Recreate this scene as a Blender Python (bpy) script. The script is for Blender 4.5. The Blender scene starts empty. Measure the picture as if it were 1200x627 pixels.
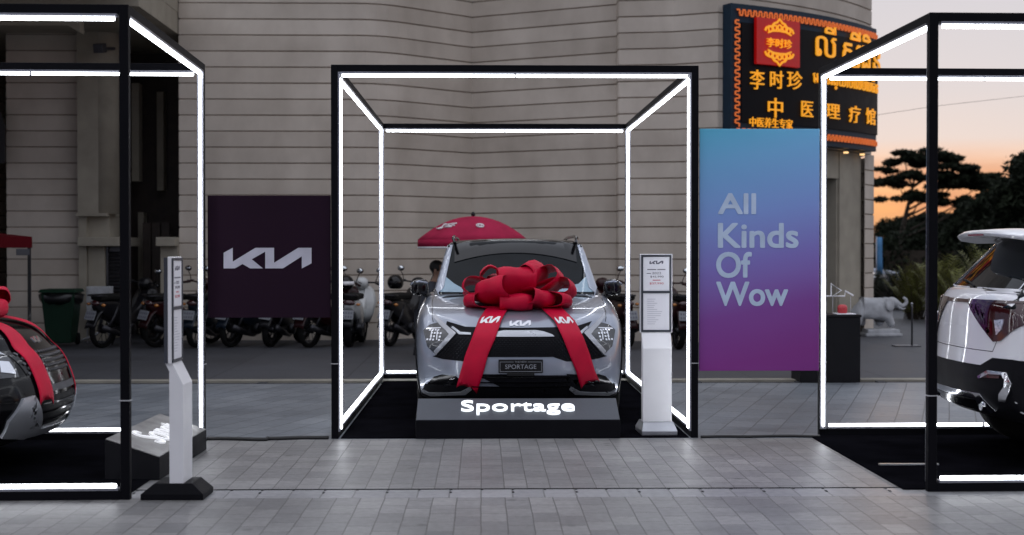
import bpy, bmesh, math, random
from mathutils import Vector, Matrix, Euler
from mathutils.bvhtree import BVHTree
from mathutils.geometry import tessellate_polygon
random.seed(7)
PI = math.pi
R = math.radians
scene = bpy.context.scene
col = scene.collection

# ------------------------------------------------------------------ camera
CAM_H = 1.516
F = 1667.0
YAW, PITCH = 35.0 / F, 20.5 / F
cam_d = bpy.data.cameras.new('camera')
cam = bpy.data.objects.new('camera', cam_d)
col.objects.link(cam)
cam.location = (0, 0, CAM_H)
cam.rotation_euler = (PI / 2 - PITCH, 0, -YAW)
cam_d.sensor_width = 36
cam_d.lens = F / 1200 * 36
cam_d.clip_end = 3000
cam_d.clip_start = 0.1
cam_d.dof.use_dof = True
cam_d.dof.focus_distance = 11.9
cam_d.dof.aperture_fstop = 2.0
scene.camera = cam
CR = cam.rotation_euler.to_matrix()
CO = Vector((0, 0, CAM_H))

def ray(px, py):
    return (CR @ Vector(((px - 600) / F, -(py - 313.5) / F, -1))).normalized()

def at(px, py, Y):
    d = ray(px, py)
    return CO + d * (Y / d.y)

def on_ground(px, py, z=0.0):
    d = ray(px, py)
    return CO + d * ((z - CAM_H) / d.z)

def X_at(px, Y):
    return at(px, 293, Y).x

def px_of(p):
    q = CR.transposed() @ (Vector(p) - CO)
    return 600 + F * q.x / -q.z, 313.5 - F * q.y / -q.z

# ------------------------------------------------------------------ materials
def new_mat(name):
    m = bpy.data.materials.new(name)
    m.use_nodes = True
    nt = m.node_tree
    return m, nt, nt.nodes['Principled BSDF']

def mat(name, c, rough=0.5, metal=0.0, var=0.12, nscale=6.0, bump=0.0, bscale=60.0, coat=0.0, spec=0.5, rvar=0.08, emit=None, estr=0.0, sheen=0.0):
    m, nt, b = new_mat(name)
    N, L = nt.nodes, nt.links
    tc = N.new('ShaderNodeTexCoord')
    nz = N.new('ShaderNodeTexNoise'); nz.inputs['Scale'].default_value = nscale; nz.inputs['Detail'].default_value = 6
    L.new(tc.outputs['Object'], nz.inputs['Vector'])
    rp = N.new('ShaderNodeMapRange'); rp.inputs['From Min'].default_value = 0.3; rp.inputs['From Max'].default_value = 0.7
    rp.inputs['To Min'].default_value = 1 - var; rp.inputs['To Max'].default_value = 1 + var
    L.new(nz.outputs['Fac'], rp.inputs['Value'])
    mx = N.new('ShaderNodeMix'); mx.data_type = 'RGBA'; mx.blend_type = 'MULTIPLY'; mx.inputs['Factor'].default_value = 1
    mx.inputs['A'].default_value = (*c, 1)
    L.new(rp.outputs['Result'], mx.inputs['B'])
    L.new(mx.outputs['Result'], b.inputs['Base Color'])
    rr = N.new('ShaderNodeMapRange'); rr.inputs['To Min'].default_value = max(0.02, rough - rvar); rr.inputs['To Max'].default_value = min(1, rough + rvar)
    L.new(nz.outputs['Fac'], rr.inputs['Value']); L.new(rr.outputs['Result'], b.inputs['Roughness'])
    b.inputs['Metallic'].default_value = metal
    b.inputs['Specular IOR Level'].default_value = spec
    b.inputs['Coat Weight'].default_value = coat
    b.inputs['Coat Roughness'].default_value = 0.03
    if sheen:
        b.inputs['Sheen Weight'].default_value = sheen
        b.inputs['Sheen Tint'].default_value = (*c, 1)
    if emit:
        b.inputs['Emission Color'].default_value = (*emit, 1); b.inputs['Emission Strength'].default_value = estr
    if bump:
        n2 = N.new('ShaderNodeTexNoise'); n2.inputs['Scale'].default_value = bscale; n2.inputs['Detail'].default_value = 5
        L.new(tc.outputs['Object'], n2.inputs['Vector'])
        bp = N.new('ShaderNodeBump'); bp.inputs['Strength'].default_value = bump; bp.inputs['Distance'].default_value = 0.01
        L.new(n2.outputs['Fac'], bp.inputs['Height']); L.new(bp.outputs['Normal'], b.inputs['Normal'])
    return m

M = {}
M['frame'] = mat('black_powder_coat', (0.004, 0.004, 0.006), 0.55, spec=0.08, bump=0.1, bscale=300)
M['channel'] = mat('aluminium_channel', (0.35, 0.36, 0.4), 0.35, 0.8)
M['led'] = mat('led_diffuser', (0.9, 0.9, 0.9), 0.4, emit=(0.92, 0.95, 1.0), estr=8.5)
M['letter_led'] = mat('led_letter', (0.9, 0.9, 0.9), 0.4, emit=(0.88, 0.93, 1.0), estr=0.85)
M['clear_tie'] = mat('cable_tie_nylon', (0.5, 0.5, 0.52), 0.4)
M['dim_letter_led'] = mat('dim_led_letter', (0.8, 0.8, 0.8), 0.4, emit=(0.92, 0.94, 1.0), estr=0.3)
M['carpet'] = mat('black_carpet', (0.0045, 0.0045, 0.006), 0.9, var=0.35, nscale=3, bump=0.4, bscale=350, spec=0.0)
M['silver'] = mat('silver_blue_paint', (0.28, 0.31, 0.38), 0.30, 0.42, var=0.015, nscale=2, coat=1.0, rvar=0.03)
M['black_paint'] = mat('black_car_paint', (0.003, 0.003, 0.004), 0.12, 0.0, spec=0.22, rvar=0.03)
M['white_paint'] = mat('white_car_paint', (0.72, 0.72, 0.76), 0.3, 0.0, var=0.01, coat=1.0, rvar=0.03)
M['gloss_black'] = mat('gloss_black_trim', (0.004, 0.004, 0.005), 0.12, 0.0, spec=0.4, rvar=0.03)
M['satin_black'] = mat('black_plastic', (0.006, 0.006, 0.008), 0.5, spec=0.08, bump=0.1, bscale=500)
M['grey_plastic'] = mat('dark_grey_plastic', (0.05, 0.05, 0.06), 0.5)
M['rubber'] = mat('tyre_rubber', (0.009, 0.009, 0.009), 0.85, spec=0.12, bump=0.2, bscale=120)
M['chrome'] = mat('chrome_trim', (0.75, 0.76, 0.8), 0.12, 1.0, var=0.03, rvar=0.04)
M['satin_silver'] = mat('satin_silver_trim', (0.42, 0.44, 0.48), 0.3, 0.7, var=0.03)
M['rim'] = mat('alloy_rim', (0.3, 0.31, 0.33), 0.25, 1.0)
M['glass'] = mat('tinted_glass', (0.004, 0.006, 0.008), 0.03, 0.0, var=0.3, rvar=0.01, spec=0.12)
M['lens'] = mat('headlamp_lens', (0.018, 0.020, 0.025), 0.08, 0.2, var=0.9, nscale=60, coat=1, rvar=0.04)
M['drl'] = mat('daytime_lamp', (0.36, 0.37, 0.40), 0.18, 0.6, coat=1)
M['red_lens'] = mat('red_lamp_lens', (0.03, 0.001, 0.003), 0.1, 0.0, var=0.15, nscale=30, coat=1)
M['white_lens'] = mat('clear_lamp_lens', (0.6, 0.62, 0.75), 0.1, 0.5, var=0.5, nscale=60, coat=1)
M['red_ribbon'] = mat('red_ribbon_fabric', (0.54, 0.001, 0.034), 0.5, var=0.10, nscale=8, bump=0.25, bscale=420, spec=0.22)
M['white_print'] = mat('white_print', (0.82, 0.82, 0.84), 0.6)
M['mesh_metal'] = mat('dark_mesh_metal', (0.022, 0.023, 0.027), 0.2, 0.9, rvar=0.05)
M['sky_glint'] = mat('painted_sky_reflection', (0.24, 0.36, 0.45), 0.3, coat=0.3)  # sky reflection in the windscreen, painted as a pale blue colour
M['sign_grey'] = mat('brushed_grey_panel', (0.05, 0.056, 0.07), 0.42, 0.3, bump=0.15, bscale=90)
M['sonet_grey'] = mat('led_lit_grey_panel', (0.26, 0.255, 0.25), 0.42, 0.3, var=0.3, nscale=9, bump=0.2, bscale=60)  # grey lightened to paint in the LED light falling on this panel
M['white_metal'] = mat('white_enamel', (0.80, 0.80, 0.82), 0.35, var=0.03)
M['paper'] = mat('poster_paper', (0.80, 0.80, 0.84), 0.6, var=0.02)
M['ink'] = mat('grey_ink', (0.10, 0.10, 0.13), 0.7)
M['faint_ink'] = mat('faint_ink', (0.55, 0.55, 0.60), 0.7)
M['red_ink'] = mat('red_ink', (0.55, 0.06, 0.08), 0.7)
M['steel'] = mat('grey_steel', (0.32, 0.33, 0.36), 0.35, 0.7)
M['plum'] = mat('plum_banner_print', (0.017, 0.0065, 0.016), 0.7, spec=0.1, var=0.10, nscale=1.5)
M['banner_text'] = mat('pale_blue_print', (0.52, 0.64, 0.82), 0.6)
M['silver_print'] = mat('silver_print', (0.50, 0.50, 0.58), 0.55)
M['sign_black'] = mat('sign_black', (0.004, 0.004, 0.006), 0.5, spec=0.12)
M['sign_navy'] = mat('sign_navy', (0.010, 0.028, 0.050), 0.5, spec=0.2)
M['gold'] = mat('golden_letter', (0.62, 0.24, 0.01), 0.4, emit=(1.0, 0.40, 0.015), estr=0.48)
M['orange_strip'] = mat('orange_strip', (0.6, 0.14, 0.03), 0.45, emit=(1.0, 0.2, 0.03), estr=0.25)
M['sign_red'] = mat('sign_red', (0.40, 0.005, 0.005), 0.4, emit=(0.8, 0.005, 0.005), estr=0.12)
M['umb_red'] = mat('red_umbrella_cloth', (0.36, 0.020, 0.062), 0.8, spec=0.1, bump=0.1, bscale=300)
M['dark_red'] = mat('dark_red_canvas', (0.10, 0.005, 0.009), 0.85, spec=0.1)
M['skin'] = mat('skin', (0.33, 0.19, 0.13), 0.55, var=0.05)
M['hair'] = mat('black_hair', (0.010, 0.009, 0.008), 0.55, bump=0.5, bscale=90)
M['grey_shirt'] = mat('dark_grey_shirt', (0.05, 0.055, 0.07), 0.85, bump=0.3, bscale=200)
M['blue_shirt'] = mat('blue_shirt', (0.14, 0.26, 0.52), 0.85, bump=0.3, bscale=200)
M['trousers'] = mat('dark_trousers', (0.02, 0.022, 0.03), 0.9)
M['bin_green'] = mat('green_bin_plastic', (0.006, 0.026, 0.014), 0.5, spec=0.2)
M['bag'] = mat('black_bin_bag', (0.008, 0.008, 0.009), 0.3)
M['dark_metal'] = mat('dark_bare_metal', (0.10, 0.10, 0.11), 0.4, 0.8)
M['bike_metal'] = mat('dark_bike_metal', (0.035, 0.035, 0.04), 0.35, 0.8)
M['mirror'] = mat('mirror_glass', (0.62, 0.66, 0.68), 0.05, 1.0, rvar=0.02)
M['plate'] = mat('number_plate', (0.20, 0.21, 0.23), 0.45)
M['tail_red'] = mat('red_reflector', (0.04, 0.008, 0.010), 0.15, coat=1)
M['bike_black'] = mat('black_bike_plastic', (0.008, 0.008, 0.010), 0.3, spec=0.25, coat=0.15)
M['bike_blue'] = mat('blue_bike_plastic', (0.008, 0.014, 0.024), 0.3, spec=0.25, coat=0.15)
M['bike_red'] = mat('red_bike_plastic', (0.022, 0.004, 0.005), 0.3, spec=0.25, coat=0.15)
M['bike_white'] = mat('white_scooter_plastic', (0.62, 0.64, 0.64), 0.25, coat=0.6)
M['seat'] = mat('black_vinyl_seat', (0.009, 0.009, 0.009), 0.65, spec=0.12)
M['statue'] = mat('white_plaster', (0.40, 0.41, 0.43), 0.75, var=0.28, bump=0.3, bscale=40)
M['bark'] = mat('dark_bark', (0.045, 0.035, 0.026), 0.9, bump=0.8, bscale=30)
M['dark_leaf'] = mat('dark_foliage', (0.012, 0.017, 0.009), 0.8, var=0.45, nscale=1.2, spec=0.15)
M['palm_leaf'] = mat('olive_foliage', (0.16, 0.17, 0.04), 0.6, var=0.4, nscale=3)
M['cable'] = mat('black_cable', (0.012, 0.012, 0.012), 0.5)
M['counter'] = mat('black_counter', (0.008, 0.008, 0.010), 0.5, spec=0.15, bump=0.1)
M['beige_trim'] = mat('beige_render', (0.34, 0.31, 0.25), 0.85, var=0.12, nscale=3, bump=0.3, bscale=40)
M['brown_dark'] = mat('dark_brown_panel', (0.045, 0.032, 0.026), 0.6, var=0.3, nscale=4)
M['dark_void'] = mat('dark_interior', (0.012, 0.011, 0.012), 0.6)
M['red_plastic'] = mat('red_plastic', (0.5, 0.04, 0.05), 0.4)
M['lamp_warm'] = mat('warm_downlight', (0.9, 0.7, 0.4), 0.4, emit=(1.0, 0.60, 0.25), estr=1.0)
M['blue_cloth'] = mat('blue_banner_cloth', (0.08, 0.25, 0.5), 0.7)

def wall_material(name, c1, c2):
    m, nt, b = new_mat(name)
    N, L = nt.nodes, nt.links
    tc = N.new('ShaderNodeTexCoord')
    big = N.new('ShaderNodeTexNoise'); big.inputs['Scale'].default_value = 0.7; big.inputs['Detail'].default_value = 8; big.inputs['Roughness'].default_value = 0.65
    L.new(tc.outputs['Object'], big.inputs['Vector'])
    mp = N.new('ShaderNodeMapping'); mp.inputs['Scale'].default_value = (1.7, 1.7, 0.9)
    L.new(tc.outputs['Object'], mp.inputs['Vector'])
    st = N.new('ShaderNodeTexNoise'); st.inputs['Scale'].default_value = 1.0; st.inputs['Detail'].default_value = 7
    L.new(mp.outputs['Vector'], st.inputs['Vector'])
    # each course is rendered in its own batch: slight steps of tone by height
    sx = N.new('ShaderNodeSeparateXYZ'); L.new(tc.outputs['Object'], sx.inputs['Vector'])
    fl = N.new('ShaderNodeMath'); fl.operation = 'DIVIDE'; fl.inputs[1].default_value = 0.2686; L.new(sx.outputs['Z'], fl.inputs[0])
    ff = N.new('ShaderNodeMath'); ff.operation = 'FLOOR'; L.new(fl.outputs[0], ff.inputs[0])
    wn = N.new('ShaderNodeTexWhiteNoise'); wn.noise_dimensions = '1D'; L.new(ff.outputs[0], wn.inputs['W'])
    a1 = N.new('ShaderNodeMath'); a1.operation = 'ADD'; L.new(big.outputs['Fac'], a1.inputs[0]); L.new(st.outputs['Fac'], a1.inputs[1])
    w2 = N.new('ShaderNodeMath'); w2.operation = 'MULTIPLY_ADD'; w2.inputs[1].default_value = 0.22; L.new(wn.outputs['Value'], w2.inputs[0]); L.new(a1.outputs[0], w2.inputs[2])
    mr = N.new('ShaderNodeMapRange'); mr.inputs['From Min'].default_value = 0.76; mr.inputs['From Max'].default_value = 1.36
    L.new(w2.outputs[0], mr.inputs['Value'])
    mx = N.new('ShaderNodeMix'); mx.data_type = 'RGBA'; mx.inputs['A'].default_value = (*c1, 1); mx.inputs['B'].default_value = (*c2, 1)
    L.new(mr.outputs['Result'], mx.inputs['Factor'])
    L.new(mx.outputs['Result'], b.inputs['Base Color'])
    b.inputs['Roughness'].default_value = 0.85
    fine = N.new('ShaderNodeTexNoise'); fine.inputs['Scale'].default_value = 55; fine.inputs['Detail'].default_value = 5
    L.new(tc.outputs['Object'], fine.inputs['Vector'])
    bp = N.new('ShaderNodeBump'); bp.inputs['Strength'].default_value = 0.35; bp.inputs['Distance'].default_value = 0.01
    L.new(fine.outputs['Fac'], bp.inputs['Height']); L.new(bp.outputs['Normal'], b.inputs['Normal'])
    return m

M['wall'] = wall_material('grooved_render', (0.44, 0.385, 0.325), (0.63, 0.565, 0.49))
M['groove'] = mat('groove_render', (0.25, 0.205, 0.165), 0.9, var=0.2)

def paving(name, c1, c2, mortar, bw, bh, rough, rot=PI / 2, offset=0.5, mort=0.006, bump=0.5, skew=0.0, stain=0.25):
    m, nt, b = new_mat(name)
    N, L = nt.nodes, nt.links
    tc = N.new('ShaderNodeTexCoord')
    mp = N.new('ShaderNodeMapping'); mp.inputs['Rotation'].default_value = (0, 0, rot + skew)
    L.new(tc.outputs['Object'], mp.inputs['Vector'])
    dn = N.new('ShaderNodeTexNoise'); dn.inputs['Scale'].default_value = 1.6; dn.inputs['Detail'].default_value = 3
    L.new(tc.outputs['Object'], dn.inputs['Vector'])
    vm = N.new('ShaderNodeVectorMath'); vm.operation = 'MULTIPLY_ADD'; vm.inputs[1].default_value = (0.016, 0.016, 0)
    L.new(dn.outputs['Color'], vm.inputs[0]); L.new(mp.outputs['Vector'], vm.inputs[2])
    br = N.new('ShaderNodeTexBrick')
    br.offset = offset; br.offset_frequency = 2; br.squash = 1.0
    br.inputs['Color1'].default_value = (0, 0, 0, 1); br.inputs['Color2'].default_value = (1, 1, 1, 1); br.inputs['Mortar'].default_value = (0.5, 0.5, 0.5, 1)
    br.inputs['Scale'].default_value = 1.0; br.inputs['Brick Width'].default_value = bw; br.inputs['Row Height'].default_value = bh
    br.inputs['Mortar Size'].default_value = mort; br.inputs['Mortar Smooth'].default_value = 0.35
    L.new(vm.outputs['Vector'], br.inputs['Vector'])
    nz = N.new('ShaderNodeTexNoise'); nz.inputs['Scale'].default_value = 0.55; nz.inputs['Detail'].default_value = 9; nz.inputs['Roughness'].default_value = 0.62
    L.new(tc.outputs['Object'], nz.inputs['Vector'])
    n2 = N.new('ShaderNodeTexNoise'); n2.inputs['Scale'].default_value = 22; n2.inputs['Detail'].default_value = 6
    L.new(tc.outputs['Object'], n2.inputs['Vector'])
    mx = N.new('ShaderNodeMix'); mx.data_type = 'RGBA'; mx.inputs['A'].default_value = (*c1, 1); mx.inputs['B'].default_value = (*c2, 1)
    L.new(br.outputs['Color'], mx.inputs['Factor'])
    s1 = N.new('ShaderNodeMapRange'); s1.inputs['From Min'].default_value = 0.3; s1.inputs['From Max'].default_value = 0.7
    s1.inputs['To Min'].default_value = 1 - stain; s1.inputs['To Max'].default_value = 1 + stain
    L.new(nz.outputs['Fac'], s1.inputs['Value'])
    s2 = N.new('ShaderNodeMapRange'); s2.inputs['From Min'].default_value = 0.3; s2.inputs['From Max'].default_value = 0.7
    s2.inputs['To Min'].default_value = 0.86; s2.inputs['To Max'].default_value = 1.14
    L.new(n2.outputs['Fac'], s2.inputs['Value'])
    mm = N.new('ShaderNodeMath'); mm.operation = 'MULTIPLY'; L.new(s1.outputs['Result'], mm.inputs[0]); L.new(s2.outputs['Result'], mm.inputs[1])
    mu = N.new('ShaderNodeMix'); mu.data_type = 'RGBA'; mu.blend_type = 'MULTIPLY'; mu.inputs['Factor'].default_value = 1
    L.new(mx.outputs['Result'], mu.inputs['A']); L.new(mm.outputs[0], mu.inputs['B'])
    # trodden spots and gum: small dark blots with their own shape
    vo = N.new('ShaderNodeTexVoronoi'); vo.inputs['Scale'].default_value = 2.3
    L.new(vm.outputs['Vector'], vo.inputs['Vector'])
    vr = N.new('ShaderNodeMapRange'); vr.inputs['From Min'].default_value = 0.05; vr.inputs['From Max'].default_value = 0.085; vr.inputs['To Min'].default_value = 0.62; vr.inputs['To Max'].default_value = 1.0
    L.new(vo.outputs['Distance'], vr.inputs['Value'])
    sm = N.new('ShaderNodeTexNoise'); sm.inputs['Scale'].default_value = 1.1; sm.inputs['Detail'].default_value = 10; sm.inputs['Roughness'].default_value = 0.7
    mp2 = N.new('ShaderNodeMapping'); mp2.inputs['Scale'].default_value = (0.5, 2.2, 1); mp2.inputs['Location'].default_value = (4, 9, 0)
    L.new(tc.outputs['Object'], mp2.inputs['Vector']); L.new(mp2.outputs['Vector'], sm.inputs['Vector'])
    sr = N.new('ShaderNodeMapRange'); sr.inputs['From Min'].default_value = 0.52; sr.inputs['From Max'].default_value = 0.72; sr.inputs['To Min'].default_value = 1.0; sr.inputs['To Max'].default_value = 0.70
    L.new(sm.outputs['Fac'], sr.inputs['Value'])
    vm2 = N.new('ShaderNodeMath'); vm2.operation = 'MULTIPLY'; L.new(vr.outputs['Result'], vm2.inputs[0]); L.new(sr.outputs['Result'], vm2.inputs[1])
    mu2 = N.new('ShaderNodeMix'); mu2.data_type = 'RGBA'; mu2.blend_type = 'MULTIPLY'; mu2.inputs['Factor'].default_value = 1
    L.new(mu.outputs['Result'], mu2.inputs['A']); L.new(vm2.outputs[0], mu2.inputs['B']); mu = mu2
    mo = N.new('ShaderNodeMix'); mo.data_type = 'RGBA'; mo.inputs['B'].default_value = (*mortar, 1)
    L.new(br.outputs['Fac'], mo.inputs['Factor']); L.new(mu.outputs['Result'], mo.inputs['A'])
    L.new(mo.outputs['Result'], b.inputs['Base Color'])
    rr = N.new('ShaderNodeMapRange'); rr.inputs['To Min'].default_value = rough - 0.12; rr.inputs['To Max'].default_value = rough + 0.12
    L.new(nz.outputs['Fac'], rr.inputs['Value']); L.new(rr.outputs['Result'], b.inputs['Roughness'])
    hh = N.new('ShaderNodeMath'); hh.operation = 'MULTIPLY_ADD'; hh.inputs[1].default_value = -1.0
    L.new(br.outputs['Fac'], hh.inputs[0])
    h3 = N.new('ShaderNodeMath'); h3.operation = 'MULTIPLY'; h3.inputs[1].default_value = 0.25
    L.new(n2.outputs['Fac'], h3.inputs[0]); L.new(h3.outputs[0], hh.inputs[2])
    bp = N.new('ShaderNodeBump'); bp.inputs['Strength'].default_value = bump; bp.inputs['Distance'].default_value = 0.006
    L.new(hh.outputs[0], bp.inputs['Height']); L.new(bp.outputs['Normal'], b.inputs['Normal'])
    return m

M['paver'] = paving('front_pavers', (0.165, 0.163, 0.165), (0.235, 0.23, 0.228), (0.075, 0.072, 0.07), 0.26, 0.147, 0.46, mort=0.0038, offset=0.41, stain=0.34)
M['slab'] = paving('courtyard_slabs', (0.125, 0.14, 0.16), (0.175, 0.19, 0.21), (0.055, 0.06, 0.068), 0.46, 0.23, 0.45, skew=0.32, stain=0.22, mort=0.006)
M['concrete'] = paving('back_concrete', (0.036, 0.038, 0.045), (0.044, 0.046, 0.054), (0.024, 0.025, 0.03), 2.4, 1.6, 0.65, mort=0.012, stain=0.25)
M['strip'] = paving('drain_cover_stone', (0.23, 0.23, 0.24), (0.28, 0.28, 0.29), (0.15, 0.15, 0.15), 0.197, 2.0, 0.46, rot=0, offset=0.0)
M['asphalt'] = mat('asphalt', (0.05, 0.05, 0.052), 0.85, var=0.3, nscale=0.5, bump=0.4, bscale=80)
M['kerb'] = mat('kerb_stone', (0.23, 0.215, 0.18), 0.8, var=0.2, nscale=3)
M['gutter'] = mat('gutter_dark', (0.03, 0.03, 0.035), 0.8, var=0.3)

def gradient_print():
    m, nt, b = new_mat('gradient_banner_print')
    N, L = nt.nodes, nt.links
    tc = N.new('ShaderNodeTexCoord')
    sx = N.new('ShaderNodeSeparateXYZ'); L.new(tc.outputs['Generated'], sx.inputs['Vector'])
    ad = N.new('ShaderNodeMath'); ad.operation = 'MULTIPLY_ADD'; ad.inputs[1].default_value = -0.10
    L.new(sx.outputs['X'], ad.inputs[0]); L.new(sx.outputs['Z'], ad.inputs[2])
    cr = N.new('ShaderNodeValToRGB')
    els = cr.color_ramp.elements
    els[0].position = 0.0; els[0].color = (0.25, 0.04, 0.27, 1)
    els[1].position = 1.0; els[1].color = (0.11, 0.48, 0.70, 1)
    for p, c in ((0.20, (0.24, 0.07, 0.34)), (0.40, (0.24, 0.19, 0.56)), (0.60, (0.23, 0.34, 0.72)), (0.85, (0.18, 0.45, 0.75))):
        e = els.new(p); e.color = (*c, 1)
    L.new(ad.outputs[0], cr.inputs['Fac']); L.new(cr.outputs['Color'], b.inputs['Base Color'])
    b.inputs['Roughness'].default_value = 0.45; b.inputs['Specular IOR Level'].default_value = 0.3
    wv = N.new('ShaderNodeTexNoise'); wv.inputs['Scale'].default_value = 1.8; wv.inputs['Detail'].default_value = 2
    L.new(tc.outputs['Object'], wv.inputs['Vector'])
    bp = N.new('ShaderNodeBump'); bp.inputs['Strength'].default_value = 0.5; bp.inputs['Distance'].default_value = 0.03
    L.new(wv.outputs['Fac'], bp.inputs['Height']); L.new(bp.outputs['Normal'], b.inputs['Normal'])
    return m
M['gradient'] = gradient_print()

# ------------------------------------------------------------------ objects
def tag(o, label=None, cat=None, group=None, kind=None):
    if label: o['label'] = label
    if cat: o['category'] = cat
    if group: o['group'] = group
    if kind: o['kind'] = kind
    return o

def thing(name, label, cat, loc=(0, 0, 0), rz=0.0, group=None):
    o = bpy.data.objects.new(name, None); col.objects.link(o)
    o.empty_display_size = 0.1
    o.location = loc; o.rotation_euler = (0, 0, rz)
    return tag(o, label, cat, group)

def dup(root, loc=None, rz=None, label=None, group=None, swap=None):
    def cp(o, par):
        c = o.copy(); col.objects.link(c); c.parent = par
        if swap and o.type == 'MESH' and any(ms and ms.name in swap for ms in o.data.materials):
            c.data = o.data.copy()
            for i, ms in enumerate(c.data.materials):
                if ms and ms.name in swap: c.data.materials[i] = swap[ms.name]
        for ch in list(o.children): cp(ch, c)
        return c
    r = cp(root, None)
    if loc is not None: r.location = loc
    if rz is not None: r.rotation_euler = (0, 0, rz)
    if label: r['label'] = label
    if group: r['group'] = group
    return r

class MB:
    def __init__(self):
        self.v, self.f, self.mi, self.sm = [], [], [], []
    def add(self, vs, fs, mi=0, smooth=False, xf=None):
        n = len(self.v)
        self.v += [tuple(xf @ Vector(p)) if xf is not None else tuple(p) for p in vs]
        for f in fs:
            self.f.append([i + n for i in f]); self.mi.append(mi); self.sm.append(smooth)
        return self
    def box(self, c, s, rot=None, mi=0, taper=1.0):
        x, y, z = s[0] / 2, s[1] / 2, s[2] / 2
        t = taper
        vs = [Vector(p) for p in ((-x, -y, -z), (x, -y, -z), (x, y, -z), (-x, y, -z), (-x * t, -y * t, z), (x * t, -y * t, z), (x * t, y * t, z), (-x * t, y * t, z))]
        if rot is not None:
            rm = Euler(rot).to_matrix() if not isinstance(rot, Matrix) else rot
            vs = [rm @ p for p in vs]
        vs = [p + Vector(c) for p in vs]
        return self.add(vs, [(0, 3, 2, 1), (4, 5, 6, 7), (0, 1, 5, 4), (1, 2, 6, 5), (2, 3, 7, 6), (3, 0, 4, 7)], mi)
    def bb(self, lo, hi, mi=0):
        return self.box([(a + b) / 2 for a, b in zip(lo, hi)], [b - a for a, b in zip(lo, hi)], None, mi)
    def bar(self, p0, p1, w, h=None, mi=0):
        h = h or w
        p0, p1 = Vector(p0), Vector(p1); d = p1 - p0
        q = d.to_track_quat('Z', 'Y').to_matrix()
        return self.box((p0 + p1) / 2, (w, h, d.length), q, mi)
    def tube(self, pts, r, seg=8, mi=0, smooth=True, caps=True):
        pts = [Vector(p) for p in pts]; n = len(pts)
        rs = r if isinstance(r, (list, tuple)) else [r] * n
        vs, fs = [], []
        up = None
        for i, p in enumerate(pts):
            t = (pts[min(i + 1, n - 1)] - pts[max(i - 1, 0)]).normalized()
            if up is None:
                up = Vector((0, 0, 1)) if abs(t.z) < 0.9 else Vector((1, 0, 0))
            a = t.cross(up)
            if a.length < 1e-4: a = t.orthogonal()
            a.normalize(); b = a.cross(t).normalized(); up = b
            for k in range(seg):
                an = 2 * PI * k / seg
                vs.append(p + a * (math.cos(an) * rs[i]) + b * (math.sin(an) * rs[i]))
        for i in range(n - 1):
            for k in range(seg):
                k2 = (k + 1) % seg
                fs.append((i * seg + k, i * seg + k2, (i + 1) * seg + k2, (i + 1) * seg + k))
        if caps:
            fs.append(tuple(range(seg))[::-1]); fs.append(tuple(range((n - 1) * seg, n * seg)))
        return self.add(vs, fs, mi, smooth)
    def lathe(self, prof, seg=24, xf=None, mi=0, smooth=True, cap=True):
        vs, fs = [], []
        for r, z in prof:
            for k in range(seg):
                a = 2 * PI * k / seg
                vs.append((r * math.cos(a), r * math.sin(a), z))
        for i in range(len(prof) - 1):
            for k in range(seg):
                k2 = (k + 1) % seg
                fs.append((i * seg + k, i * seg + k2, (i + 1) * seg + k2, (i + 1) * seg + k))
        if cap:
            if prof[0][0] > 1e-5: fs.append(tuple(range(seg))[::-1])
            if prof[-1][0] > 1e-5: fs.append(tuple(range((len(prof) - 1) * seg, len(prof) * seg)))
        return self.add(vs, fs, mi, smooth, xf)
    def ball(self, c, r, seg=14, rings=9, mi=0, rot=None):
        r = r if isinstance(r, (list, tuple)) else (r, r, r)
        vs, fs = [], []
        rm = Euler(rot).to_matrix() if rot else None
        for i in range(rings + 1):
            th = PI * i / rings
            for k in range(seg):
                a = 2 * PI * k / seg
                p = Vector((r[0] * math.sin(th) * math.cos(a), r[1] * math.sin(th) * math.sin(a), r[2] * math.cos(th)))
                if rm: p = rm @ p
                vs.append(p + Vector(c))
        for i in range(rings):
            for k in range(seg):
                k2 = (k + 1) % seg
                fs.append((i * seg + k, (i + 1) * seg + k, (i + 1) * seg + k2, i * seg + k2))
        return self.add(vs, fs, mi, True)
    def prism(self, poly, depth, xf=None, mi=0):
        # polygon in local XY, extruded from 0 to depth along local Z
        n = len(poly)
        area = sum(poly[i][0] * poly[(i + 1) % n][1] - poly[(i + 1) % n][0] * poly[i][1] for i in range(n))
        if area < 0: poly = poly[::-1]
        vs = [(p[0], p[1], 0) for p in poly] + [(p[0], p[1], depth) for p in poly]
        fs = [tuple(range(n))[::-1], tuple(range(n, 2 * n))] + [(i, (i + 1) % n, n + (i + 1) % n, n + i) for i in range(n)]
        return self.add(vs, fs, mi, False, xf)
    def grid(self, rows, mi=0, smooth=True, wrap=False):
        nr, nc = len(rows), len(rows[0])
        vs = [p for r in rows for p in r]
        fs = []
        for i in range(nr - 1):
            for k in range(nc if wrap else nc - 1):
                k2 = (k + 1) % nc
                fs.append((i * nc + k, i * nc + k2, (i + 1) * nc + k2, (i + 1) * nc + k))
        return self.add(vs, fs, mi, smooth)
    def mesh(self, name):
        me = bpy.data.meshes.new(name)
        me.from_pydata(self.v, [], self.f)
        me.polygons.foreach_set('material_index', self.mi)
        me.polygons.foreach_set('use_smooth', self.sm)
        me.update()
        return me
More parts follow.
